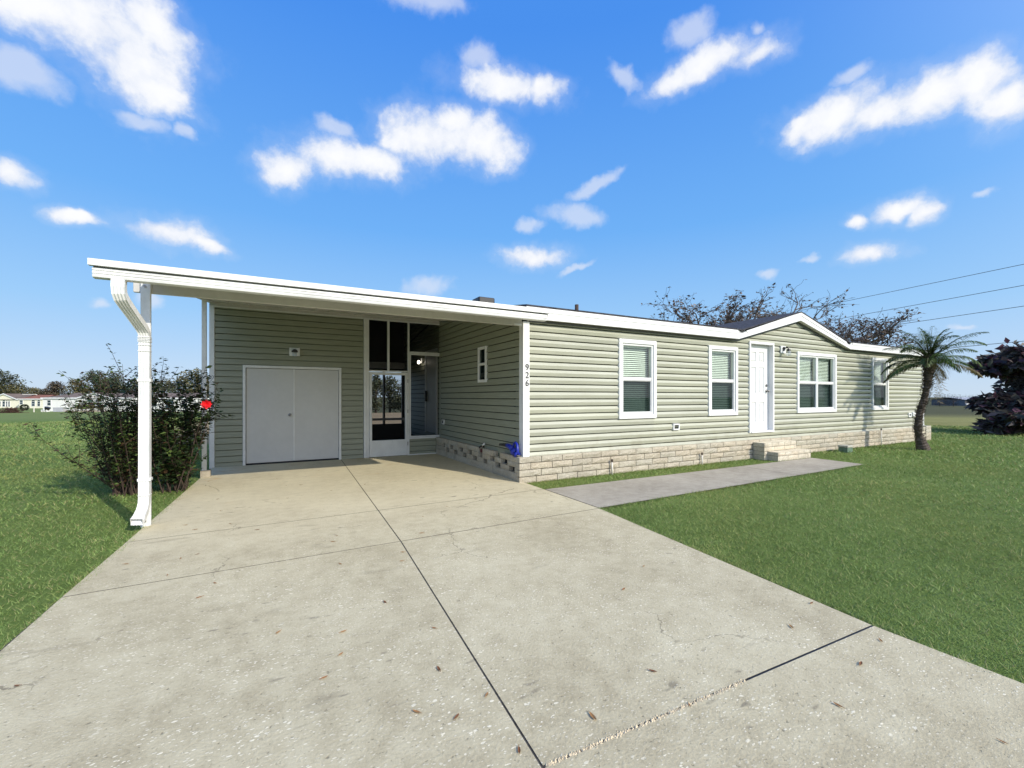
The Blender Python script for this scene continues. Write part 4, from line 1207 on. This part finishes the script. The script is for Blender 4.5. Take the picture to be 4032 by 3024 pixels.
def branchy(name, label, cat, base, height, seed, levels=5, spread=.55, trunk_r=.12, fork=3, leafn=1, leafL=.12, cols=((.10, .05, .03),), bark='bark_dark', group=None, leafmatn='leaf', first=.34, droop=0., upb=.1, leafdepth=2, tilt=(0, 0), wide=1.0, leafp=.85):
    rnd = random.Random(seed)
    t = thing(name, label, cat, group, loc=base)
    bm_, lm = MB(), MB()
    def rec(p, d, L, r, lv):
        n = 4 if lv > 1 else 3
        pts, dd = tube_path(p, d, L, n, .10 + .03 * (levels - lv), droop, rnd)
        bm_.tube(pts, [r * (1 - .38 * k / n) for k in range(n + 1)], 6 if lv > 2 else 4 if lv > 1 else 3, cap=False)
        if lv <= leafdepth:
            for k in range(n):
                for q in range(leafn if rnd.random() < leafp else 0):
                    P = pts[k].lerp(pts[k + 1], rnd.random()); o = Vector((rnd.gauss(0, 1), rnd.gauss(0, 1), rnd.gauss(-.1, .7)))
                    c = rnd.choice(cols); v = rnd.uniform(.5, 1.5); lm.col = tuple(x * v for x in c)
                    s = leafL * rnd.uniform(.6, 1.3)
                    lm.leaf(P + o.normalized() * .02, o, Vector((rnd.gauss(0, 1), rnd.gauss(0, 1), 1)), s, s * .6, .2)
        if lv == 1: return
        for b in range(fork if lv < levels else fork + 1):
            k = rnd.randint(max(1, n - 2), n) if lv < levels else n
            nd = (dd + Vector((rnd.gauss(0, spread), rnd.gauss(0, spread), rnd.gauss(upb, spread * .5)))).normalized()
            rec(pts[k], nd, L * rnd.uniform(.62, .86), r * .60, lv - 1)
    rec(Vector(base) - Vector((0, 0, .1)), (tilt[0], tilt[1], 1), height * first, trunk_r, levels)
    lm.col = None
    zm = max(v[2] for v in bm_.v) - base[2]; k_ = height / zm
    for mm in (bm_, lm):
        mm.v = [((v[0] - base[0]) * k_ * wide + base[0], (v[1] - base[1]) * k_ * wide + base[1], (v[2] - base[2]) * k_ + base[2]) for v in mm.v]
    part(bm_, 'trunk', bark, t); part(lm, 'leaves' if cat != 'shrub' else 'foliage', leafmatn, t)
    return t
DRY = ((.13, .085, .06), (.10, .07, .055), (.17, .12, .085), (.08, .065, .055))
d0 = 27.0
for (px, top_, lab, sd_, sp_, trr) in ((3010, 1095, 'tallest nearly bare tree with few brown leaves behind the front gable', 31, .52, .16), (3300, 1200, 'nearly bare tree leaning right behind the roof, left of the palm', 37, .50, .13), (2730, 1190, 'small nearly bare tree behind the roof ridge, left of the tall bare one', 33, .46, .11)):
    b = onground(px, d0); H_ = at(px, top_, d0).z - b.z
    branchy('bare_tree', lab, 'tree', tuple(b), H_, sd_, levels=7, spread=sp_, trunk_r=trr, fork=3, leafn=1, leafL=.10, cols=DRY, bark='bark_twig', group='nearly bare trees behind the house', first=.24, upb=.10, leafdepth=1, wide=1.3, leafp=.85)

# dark purple bush at the right
PUR = ((.060, .050, .052), (.078, .060, .062), (.105, .095, .082), (.115, .052, .072), (.068, .072, .060))
b = onground(4010, 18.6)
branchy('purple_bush', 'large dark purple-leaved bush on the lawn at the right edge', 'shrub', tuple(b), 3.75, 41, levels=6, spread=.62, trunk_r=.06, fork=3, leafn=6, leafL=.075, cols=PUR, first=.10, upb=.02, leafdepth=3, wide=1.15)
b2 = onground(3960, 17.9)
branchy('purple_bush', 'low spreading purple-leaved shrub in front of the large dark bush', 'shrub', tuple(b2), 1.55, 43, levels=5, spread=.8, trunk_r=.04, fork=4, leafn=5, leafL=.11, cols=PUR, first=.2, upb=-.1, leafdepth=3, wide=1.3)

# ================================================================== BACKGROUND
def crown_tree(px, base_px_d, top_py, width_px, label, seed, cols, group='trees beyond the far houses', name='far_tree', trunk=True, n=1500, low=.0, lobes=14):
    rnd = random.Random(seed); d = base_px_d
    b = onground(px, d); top = at(px, top_py, d).z; H_ = top - b.z; W_ = width_px / FPX * d
    t = thing(name, label, 'tree' if trunk else 'shrub', group, loc=tuple(b))
    right = Vector((FB, -FA, 0)); fw_ = Vector((FA, FB, 0))
    m, lm = MB(), MB()
    m.tube([b - Vector((0, 0, .3)), b + Vector((0, 0, H_ * .3)), b + Vector((rnd.uniform(-.3, .3), 0, H_ * .8))], [H_ * .035, H_ * .028, H_ * .008], 7)
    cl = []
    for i in range(lobes):
        f = rnd.uniform(low, 1); rr = math.sin(math.pi * (.15 + .80 * f)) ** .7
        c = b + right * rnd.uniform(-.5, .5) * W_ * rr * .85 + fw_ * rnd.uniform(-.35, .35) * W_ * rr + Vector((0, 0, H_ * (.14 + .68 * f)))
        cl.append((c, W_ * rnd.uniform(.20, .34), H_ * rnd.uniform(.13, .22), rnd.uniform(.6, 1.35)))
        m.tube([b + Vector((0, 0, H_ * .35 * (f + .3))), c], [H_ * .012, H_ * .004], 5)
    cl.append((b + Vector((0, 0, H_ * .88)), W_ * .2, H_ * .12, 1.1))
    ls = max(.12, H_ * .052)
    for i in range(n):
        c, rw, rh, v0 = rnd.choice(cl)
        o = Vector((rnd.gauss(0, 1), rnd.gauss(0, 1), rnd.gauss(0, 1))); o = o.normalized() * rnd.random() ** .4
        P = c + right * o.x * rw + fw_ * o.y * rw + Vector((0, 0, o.z * rh))
        if P.z < b.z + .02 * H_: continue
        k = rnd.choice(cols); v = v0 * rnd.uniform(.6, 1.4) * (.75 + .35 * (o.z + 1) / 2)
        lm.col = tuple(q * v for q in k)
        lm.leaf(P, (rnd.gauss(0, 1), rnd.gauss(0, 1), rnd.gauss(0, .5)), Vector((rnd.gauss(0, .6), rnd.gauss(0, .6), 1)), ls * rnd.uniform(.7, 1.4), ls * .75, .1)
    lm.col = None
    part(m, 'trunk', 'bark_dark', t); part(lm, 'crown' if trunk else 'foliage', 'leaf_matte', t)
GRN = ((.075, .09, .045), (.055, .07, .042), (.10, .095, .05), (.09, .105, .065))
OLV = ((.14, .12, .045), (.105, .10, .042), (.085, .085, .042), (.16, .135, .06))
BRN = ((.13, .10, .065), (.09, .07, .045), (.11, .095, .06))
TREES = [(-20, 150, 1452, 170, 'dark green tree at the far left edge behind the cream house', GRN), (70, 150, 1508, 130, 'lower olive tree right of the dark tree at the left edge', OLV),
         (140, 158, 1525, 75, 'small olive tree above the red-brown roof', OLV), (215, 150, 1500, 90, 'brownish tree between red-brown roof and grey-brown roof', BRN),
         (300, 150, 1490, 110, 'olive brown tree behind the white house', OLV), (375, 156, 1457, 130, 'tallest dark green tree behind the white house gable', GRN),
         (450, 152, 1460, 130, 'grey green tree left of the white carport post', GRN), (545, 158, 1490, 140, 'low green tree line clump behind the carport post', OLV),
         (650, 158, 1492, 130, 'low olive tree seen between post and hibiscus', OLV), (780, 130, 1452, 150, 'round olive tree behind the rear carport post', OLV),
         (720, 150, 1485, 120, 'dark green tree seen above the hibiscus', GRN)]
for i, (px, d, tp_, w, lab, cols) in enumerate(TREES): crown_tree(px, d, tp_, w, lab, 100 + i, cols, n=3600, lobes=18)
# trees seen through the porch
for i, (px, d, tp_, w, lab) in enumerate(((1480, 62, 1470, 90, 'grey green tree seen through the left of the porch screen door'), (1535, 66, 1478, 110, 'dense green tree seen through the middle of the porch screen door'), (1600, 64, 1480, 100, 'green tree seen through the right of the porch screen door'), (1650, 60, 1500, 80, 'green tree seen through the narrow right porch screen'))):
    crown_tree(px, d, tp_, w, lab, 140 + i, GRN, 'trees seen through the porch', n=2200)

RZ = -math.atan2(FA, FB)
def far_house(name, label, px0, px1, d, wall, roofm, eave_py, ridge_py, depth=8., gable=None, wins=(), hip_l=0, hip_r=0):
    o = onground(px0, d); W_ = (px1 - px0) / FPX * d
    t = thing(name, label, 'house', loc=tuple(o), rz=RZ)
    S = lambda px: (px - px0) / FPX * d
    Zz = lambda py: CAM_H + (HPY - py) / FPX * d - o.z
    ze, zr = Zz(eave_py), Zz(ridge_py)
    def lp(mb, nm, m, par=t): return mb.build(nm, M[m], par)
    if gable is None: lp(bx(0, W_, 0, depth, -.3, ze), 'wall', wall)
    else:
        g0, ga, g1, gp_ = S(gable[0]), S(gable[1]), S(gable[2]), Zz(gable[3])
        lp(MB().prism([(0, 0, -.3), (W_, 0, -.3), (W_, 0, ze), (min(g1, W_), 0, ze), (ga, 0, gp_ - .12), (max(g0, 0), 0, ze), (0, 0, ze)] , (0, depth, 0)), 'wall', wall)
    r = MB(); e = .25
    r.faces([(-e, -e, ze), (W_ + e, -e, ze), (W_ + e - hip_r, depth / 2, zr), (-e + hip_l, depth / 2, zr)], [(0, 1, 2, 3)])
    r.faces([(-e + hip_l, depth / 2, zr), (W_ + e - hip_r, depth / 2, zr), (W_ + e, depth + e, ze), (-e, depth + e, ze)], [(0, 1, 2, 3)])
    if gable:
        r.face([(g0 - .1, -e, ze), (ga, -e, gp_), (ga, depth / 2, gp_), (g0 - .1, depth / 2, ze)]); r.face([(ga, -e, gp_), (g1 + .1, -e, ze), (g1 + .1, depth / 2, ze), (ga, depth / 2, gp_)])
    lp(r, 'roof', roofm)
    f = MB()
    if gable:
        if g0 > 0: f.box(-e, g0, -e - .03, -e, ze - .14, ze + .10)
        if g1 < W_: f.box(g1, W_ + e, -e - .03, -e, ze - .14, ze + .10)
        f.prism([(g0, -e - .03, ze - .14), (ga, -e - .03, gp_ - .22), (ga, -e - .03, gp_ + .06), (g0, -e - .03, ze + .10)], (0, .03, 0))
        f.prism([(ga, -e - .03, gp_ - .22), (g1, -e - .03, ze - .14), (g1, -e - .03, ze + .10), (ga, -e - .03, gp_ + .06)], (0, .03, 0))
    else: f.box(-e, W_ + e, -e - .03, -e, ze - .14, ze + .10)
    lp(f, 'fascia', 'white')
    for (a, b, p0, p1, arch) in wins:
        x0, x1, z1, z0 = S(a), S(b), Zz(p0), Zz(p1)
        fr = rect_frame(MB(), x0 - .1, x1 + .1, z0 - .1, z1 + .1, .1, -.06, .0)
        fr.box(x0, x1, -.05, -.01, (z0 + z1) / 2 - .04, (z0 + z1) / 2 + .04)
        fo = lp(fr, 'window', 'white')
        g = MB().box(x0, x1, -.03, .0, z0, z1)
        if arch:
            n = 8; cx = (x0 + x1) / 2; rr = (x1 - x0) / 2
            g.prism([(cx + rr * math.cos(math.pi * i / n), -.03, z1 + .12 + rr * .7 * math.sin(math.pi * i / n)) for i in range(n + 1)], (0, .028, 0))
        lp(g, 'pane', 'far_glass', fo)
    return t
zl = lambda x: x / 5.267
zy = lambda y: 1420 + y / 5.267
far_house('white_house', 'white single-storey house with grey-brown roof and tall gable window, across the lawn', 169, 520, 93, 'wall_white', 'roof_brown', zy(775), zy(662), gable=(306, 372, 445, zy(668)),
          wins=((zl(985), zl(1055), zy(822), zy(925), 0), (zl(1815), zl(1940), zy(800), zy(925), 0), (zl(1990), zl(2110), zy(800), zy(925), 0), (445, 470, zy(822), zy(925), 0)), hip_l=3.4)
far_house('cream_house', 'cream house with red-brown roof and arched windows, left of the white house', 74, 168, 119, 'wall_cream', 'roof_red', zy(795), zy(708),
          wins=((zl(415), zl(475), zy(825), zy(900), 0), (zl(660), zl(725), zy(850), zy(940), 1), (zl(780), zl(835), zy(850), zy(940), 1)), hip_l=1, hip_r=1)
far_house('gabled_house', 'cream gabled house with triple arched window at the left edge', -60, 73, 121, 'wall_cream', 'roof_brown', zy(810), zy(700), gable=(-40, 17, 73, zy(682)),
          wins=((zl(55), zl(105), zy(850), zy(950), 1), (zl(130), zl(155), zy(850), zy(950), 1), (zl(178), zl(205), zy(850), zy(950), 1), (-10, 3, zy(850), zy(950), 0)))
far_house('white_house', 'white house with brown roof glimpsed behind the hibiscus', 555, 745, 90, 'wall_white', 'roof_brown', 1568, 1546, wins=((600, 618, 1577, 1600, 0), (652, 684, 1575, 1608, 0), (716, 732, 1577, 1600, 0)))

# small things on the far lawn
b = onground(zl(505), 100); t = thing('clipped_bush', 'rounded clipped bush in front of the cream house', 'shrub', loc=tuple(b))
m = MB(); rnd = random.Random(77)
for i in range(700):
    o = Vector((rnd.gauss(0, 1), rnd.gauss(0, 1), rnd.gauss(0, 1))).normalized() * rnd.random() ** .25
    v = rnd.uniform(.6, 1.4); m.col = (.045 * v, .055 * v, .03 * v); m.leaf(b + Vector((o.x * .70, o.y * .70, .65 + o.z * .62)), o, Vector((rnd.gauss(0, 1), rnd.gauss(0, 1), 1)), .2, .15)
m.col = None; part(m, 'foliage', 'leaf_matte', t)
b = onground(zl(210), 84); t = thing('brush_pile', 'pile of dead brown brush on the lawn at the far left', 'brush pile', loc=tuple(b)); m = MB()
right = Vector((FB, -FA, 0)); fwv = Vector((FA, FB, 0))
for i in range(260):
    u = rnd.gauss(0, .42); p = b + right * max(-1, min(1, u)) * 2.0 + fwv * rnd.gauss(0, .4) + Vector((0, 0, max(0, rnd.random() * 1.0 * (1 - abs(u)))))
    q = p + right * rnd.gauss(0, .7) + fwv * rnd.gauss(0, .3) + Vector((0, 0, rnd.gauss(0, .18))); q.z = max(q.z, b.z)
    m.tube([p, q], .035, 4)
part(m, 'branches', 'brush', t)
b = onground(zl(705), 88); tag(MB().tube([b - Vector((0, 0, .1)), b + Vector((0, 0, 1.05))], .09, 8).build('marker_stake', M['pvc']), 'pale stake standing on the lawn left of the white house', 'stake')
b = onground(zl(1240), 90); t = thing('storage_tub', 'grey tub standing before the white house wall', 'tub', loc=tuple(b), rz=RZ)
MB().prism([(-.95, -.4, 0), (.88, -.4, 0), (1.05, -.4, .8), (-1.0, -.4, .8)], (0, .8, 0)).build('tub_body', M['tank'], t)
bx(-1.03, 1.08, -.43, .43, .80, .86).build('tub_lid', M['tank'], t)
b = onground(zl(940), 90); t = thing('garden_ornament', 'white low stand with dark dish at the left corner of the white house', 'garden ornament', loc=tuple(b), rz=RZ)
m = MB(); m.box(-.6, .6, -.3, .3, .30, .42); [m.box(x - .08, x + .08, -.3, .3, -.05, .30) for x in (-.5, 0, .5)]; m.build('stand', M['white'], t)
MB().tube([(.3, 0, .4), (.5, 0, .9)], [.35, .5], 10).build('dish', M['black'], t)
for i in range(14):
    px = zl(1380 + i * 62 + rnd.uniform(-15, 15)); b = onground(px, 89.5); m = MB()
    s = rnd.uniform(.18, .38); m.sphere((0, 0, s * .35), s, 8, 6, .7)
    for k, v in enumerate(m.v): m.v[k] = tuple(c * rnd.uniform(.85, 1.15) for c in v)
    o = m.build('border_rock', M['rock']); o.location = b
    tag(o, 'pale rock in the planting bed along the white house', 'rock', 'rocks edging the white house bed')
for i, (px, lab) in enumerate(((zl(1680), 'gnarled low shrub in the bed left of the tall gable window'), (zl(1880), 'gnarled low shrub in the bed under the tall gable window'), (zl(2060), 'gnarled low shrub in the bed right of the gable window'))):
    branchy('bed_shrub', lab, 'shrub', tuple(onground(px, 91)), 1.5, 160 + i, levels=4, spread=.8, trunk_r=.05, fork=3, leafn=2, leafL=.28, cols=OLV, leafmatn='leaf_matte', first=.3, group='shrubs in the white house bed')

# right-hand distance
for i, (px, w, tp_, lab) in enumerate(((3560, 260, 1553, 'far hedge-like tree clump behind the house end'), (3720, 220, 1549, 'far low tree clump right of the palm trunk'), (3860, 240, 1551, 'far low tree clump above the grey barn'), (4010, 240, 1548, 'far low tree clump behind the purple bush'))):
    crown_tree(px, 240, tp_, w, lab, 180 + i, ((.06, .06, .05), (.08, .075, .06), (.05, .05, .045)), 'tree clumps on the right horizon', n=1800, lobes=22)
for i, (px, w, tp_, lab) in enumerate(((3700, 90, 1568, 'dark blue-green bush left of the pair in the far field'), (3755, 110, 1560, 'dark bush in the far field beside the grey barn'))):
    crown_tree(px, 140, tp_, w, lab, 190 + i, ((.016, .022, .026), (.02, .026, .028), (.012, .016, .022)), 'dark bushes in the far field', 'field_bush', False, n=1600, lobes=14)
o = onground(3800, 150); t = thing('grey_barn', 'low grey barn with pale roof at the far edge of the field', 'barn', loc=tuple(o), rz=RZ)
k = 150 / FPX; zt = lambda py: CAM_H + (HPY - py) / FPX * 150 - o.z
bx(0, 92 * k, 0, 12, -.3, zt(1574)).build('wall', M['barn'], t); bx(92 * k + .01, 122 * k, .5, 12, -.3, zt(1575)).build('lean_to_wall', M['barn_roof'], t)
m = MB(); m.faces([(-.5, -.6, zt(1574)), (124 * k, -.6, zt(1574)), (110 * k, 6, zt(1565)), (6 * k, 6, zt(1565))], [(0, 1, 2, 3)]); m.faces([(6 * k, 6, zt(1565)), (110 * k, 6, zt(1565)), (124 * k, 12.6, zt(1574)), (-.5, 12.6, zt(1574))], [(0, 1, 2, 3)])
m.build('roof', M['barn_roof'], t); bx(0, 80 * k, -.5, -.2, .3, .75).build('rail', M['white'], t)

# power line on two poles: runs along +Y at x ~ 50
pa, pb = Vector((46.5, -6, 0)), Vector((59.3, 56, 0))
hts = [11.45, 9.95, 8.6, 5.95]
dirv = (pb - pa).normalized()
for p, lab in ((pa, 'wooden utility pole outside the right edge'), (pb, 'wooden utility pole far behind the house')):
    g_ = gz(p.x, p.y)
    t = thing('utility_pole', lab, 'utility pole', 'poles of the power line', loc=(p.x, p.y, g_))
    part(MB().tube([(p.x, p.y, g_ - .5), (p.x, p.y, 11.8)], [.17, .12], 10), 'pole', 'wood_post', t)
    part(MB().tube([(p.x + .2, p.y, 11.44), (p.x - .2, p.y, 11.44)], .04, 6), 'insulator', 'black', t)
WL = [((4032, 1040), (3189, 1215), 'highest overhead wire in the right sky'), ((4032, 1123), (3284, 1259), 'second highest overhead wire in the right sky'), ((4032, 1205), (3403, 1297), 'third overhead wire, passing just above the palm'), ((4032, 1343), (3772, 1367), 'lowest overhead wire, behind the palm fronds')]
for (hz, (A, B, lab)) in zip(hts, WL):
    # the span lies in the vertical plane x = 50.6 + .205*(y-14)
    pts = []
    def hit(q):
        u = (q[0] - CPX) / FPX; dx, dy, dz = FA + FB * u, FB - FA * u, (HPY - q[1]) / FPX
        tt = (46.5 + .2065 * 6) / (dx - .2065 * dy); return Vector((tt * dx, tt * dy, CAM_H + tt * dz))
    a, b = hit(A), hit(B)
    sl_ = (b.z - a.z) / (b.y - a.y)
    for i in range(25):
        y = -6 + 62 * i / 24; x = 46.5 + .2065 * (y + 6); z = a.z + sl_ * (y - a.y)
        pts.append((x, y, z))
    tag(MB().tube(pts, .022, 5).build('power_line', M['wire']), lab, 'power line', 'overhead wires')

# ================================================================== SKY, SUN, CAMERA
SUN_AZ, SUN_EL = R(22), R(31)
sdir = Vector((math.cos(SUN_EL) * math.sin(SUN_AZ), -math.cos(SUN_EL) * math.cos(SUN_AZ), math.sin(SUN_EL)))
ld = bpy.data.lights.new('sun', 'SUN'); ld.energy = 4.1; ld.angle = R(.6); ld.color = (1, .93, .80)
lo = bpy.data.objects.new('sun', ld); COL.objects.link(lo); lo.rotation_euler = sdir.to_track_quat('Z', 'Y').to_euler(); lo.location = (10, -20, 30)

w = bpy.data.worlds.new('World'); SC.world = w; w.use_nodes = True
class W_:
    node_tree = w.node_tree
nt = NT(W_)
bg = nt.n['Background']
sky = nt.node('ShaderNodeTexSky', sky_type='NISHITA', sun_disc=False, sun_elevation=SUN_EL, sun_rotation=math.atan2(sdir.x, sdir.y), altitude=0, air_density=1.0, dust_density=.6, ozone_density=2.2)
tc = nt.node('ShaderNodeTexCoord').outputs['Generated']
sepd = nt.node('ShaderNodeSeparateXYZ'); nt.l.new(tc, sepd.inputs[0])
def dirpx(x, y):   # direction of a point of the sky (2212-px coordinates of the survey)
    s = 4032 / 2212; return (at(x * s, y * s, 1) - Vector((0, 0, CAM_H))).normalized()
warp1 = nt.node('ShaderNodeVectorMath', operation='MULTIPLY_ADD', inp={0: nt.noise(tc, 9, 3, .6, out=1), 1: (.06, .06, .045), 2: tc})
w0 = nt.node('ShaderNodeVectorMath', operation='ADD', inp={0: warp1.outputs[0], 1: (-.03, -.03, -.0225)})
warp2 = nt.node('ShaderNodeVectorMath', operation='MULTIPLY_ADD', inp={0: nt.noise(tc, 34, 4, .6, out=1), 1: (.022, .022, .018), 2: w0.outputs[0]})
wv = nt.node('ShaderNodeVectorMath', operation='ADD', inp={0: warp2.outputs[0], 1: (-.011, -.011, -.009)}).outputs[0]
def field(blobs, k=.25):
    acc = None
    for (x, y, rx, ry, an) in blobs:
        c = dirpx(x, y); rx *= 1.12; ry *= 1.15; ex = (dirpx(x + rx, y) - dirpx(x - rx, y)).length / 2; ey = (dirpx(x, y + ry) - dirpx(x, y - ry)).length / 2
        r_ = c.cross(Vector((0, 0, 1))).normalized(); u_ = r_.cross(c).normalized(); q = R(an)
        r2 = r_ * math.cos(q) + u_ * math.sin(q); u2 = -r_ * math.sin(q) + u_ * math.cos(q)
        mt = Matrix((r2, c, u2)).transposed()
        mp = nt.node('ShaderNodeMapping', vector_type='TEXTURE', inp={'Location': c, 'Rotation': mt.to_euler('XYZ'), 'Scale': (ex, .6, ey)})
        nt.l.new(wv, mp.inputs['Vector'])
        ln = nt.node('ShaderNodeVectorMath', operation='LENGTH', inp={0: mp.outputs[0]}).outputs['Value']
        acc = ln if acc is None else nt.math('SMOOTH_MIN', acc, ln, k)
    return acc
SOLID = [(200, 55, 185, 75, 0), (300, 140, 110, 85, -35), (350, 200, 62, 45, -20), (90, 20, 150, 50, 0), (330, 50, 70, 60, 0),
         (620, 365, 72, 36, 22), (730, 348, 95, 45, 0), (800, 350, 80, 40, 0), (930, 300, 105, 55, 0), (1035, 312, 75, 50, 0), (975, 265, 42, 30, 0),
         (1090, 185, 105, 38, -8), (1165, 190, 50, 26, 0), (1540, 140, 110, 38, 8), (1630, 128, 62, 28, 0), (1465, 172, 62, 24, 10),
         (1800, 250, 105, 45, 8), (1900, 240, 85, 42, 0), (2000, 212, 90, 55, 0), (2100, 185, 85, 55, 0), (2190, 225, 80, 50, 0), (1715, 285, 46, 26, 25),
         (1940, 452, 66, 22, 0), (2005, 455, 34, 24, 0), (1855, 475, 28, 13, 0), (1875, 545, 56, 21, 0), (1150, 556, 62, 23, 0), (370, 500, 84, 30, 0), (440, 522, 52, 14, -12), (155, 470, 52, 17, 5), (28, 378, 46, 30, 0)]
WISP = [(1030, 130, 55, 38, 0), (1500, 70, 55, 38, 0), (310, 270, 55, 22, 0), (400, 295, 20, 18, 0), (1275, 405, 62, 14, 24), (1240, 466, 68, 22, -8), (1140, 487, 32, 13, 0), (915, 0, 110, 40, 0), (720, 272, 46, 22, 0), (1840, 165, 48, 22, 0),
        (205, 660, 30, 14, 0), (330, 650, 44, 18, 0), (930, 616, 52, 19, 5), (1750, 560, 28, 9, 10), (1660, 592, 24, 11, 0), (2140, 410, 26, 12, 10), (1340, 165, 50, 18, -30), (1640, 65, 26, 22, 0), (40, 160, 90, 40, 0), (2085, 705, 44, 7, 0), (1240, 580, 40, 8, 20)]
nz = nt.noise(wv, 12, 8, .58); nz2 = nt.noise(tc, 60, 4, .6)
fb = nt.math('ADD', nt.math('MULTIPLY_ADD', nz, 1.5, -.75), nt.math('MULTIPLY_ADD', nz2, .35, -.175))
ds = nt.math('ADD', nt.math('SUBTRACT', 1.20, field(SOLID)), nt.math('MULTIPLY', fb, 1.15))
dw = nt.math('ADD', nt.math('SUBTRACT', 1.12, field(WISP, .15)), nt.math('MULTIPLY', fb, 1.0))
cs = nt.step(ds, -.05, .82); cw = nt.math('MULTIPLY', nt.step(dw, .0, .9), .62)
cov = nt.math('MAXIMUM', nt.math('MAXIMUM', cs, cw), nt.math('MULTIPLY', nt.step(ds, -.45, .4), .16))
hs = nt.node('ShaderNodeHueSaturation', inp={'Hue': .515, 'Saturation': 1.22, 'Value': 1.0, 'Color': sky.outputs[0]})
el = sepd.outputs[2]
grade = nt.ramp(el, [(0.0, (6.2, 7.6, 9.2)), (.06, (5.2, 7.1, 9.5)), (.16, (3.5, 6.3, 9.8)), (.34, (1.7, 4.65, 9.7)), (.64, (.74, 3.0, 9.0))])
base = nt.mix(.93, hs.outputs[0], grade)
# broad glow added around the sun behind the camera, to brighten shaded walls
dt = nt.node('ShaderNodeVectorMath', operation='DOT_PRODUCT', inp={0: tc, 1: sdir}).outputs['Value']
fill_halo = nt.math('POWER', nt.math('MAXIMUM', dt, 0.0), 3.0)
base = nt.mix(1.0, base, nt.mix(fill_halo, (0, 0, 0), (16.5, 15.2, 13)), 'ADD')
shade = nt.mix(nt.step(nt.math('ADD', ds, nt.math('MULTIPLY', fb, .6)), .2, 1.3), (7.9, 8.4, 9.5), (10.2, 10.2, 10.3))
col = nt.mix(nt.math('MULTIPLY', cov, .96), base, shade)
nt.l.new(col, bg.inputs['Color']); bg.inputs['Strength'].default_value = .10

cd = bpy.data.cameras.new('camera'); co = bpy.data.objects.new('camera', cd); COL.objects.link(co)
co.location = (0, 0, CAM_H); co.rotation_euler = (R(90), 0, -math.atan2(FA, FB))
cd.sensor_width = 36; cd.sensor_fit = 'HORIZONTAL'; cd.lens = 36 * 957 / 2212; cd.shift_y = 28 / 2212
cd.clip_start = .05; cd.clip_end = 6000
SC.camera = co
SC.view_settings.view_transform = 'Standard'; SC.view_settings.look = 'None'; SC.view_settings.exposure = 0; SC.view_settings.gamma = 1
SC.cycles.max_bounces = 8; SC.cycles.transparent_max_bounces = 12
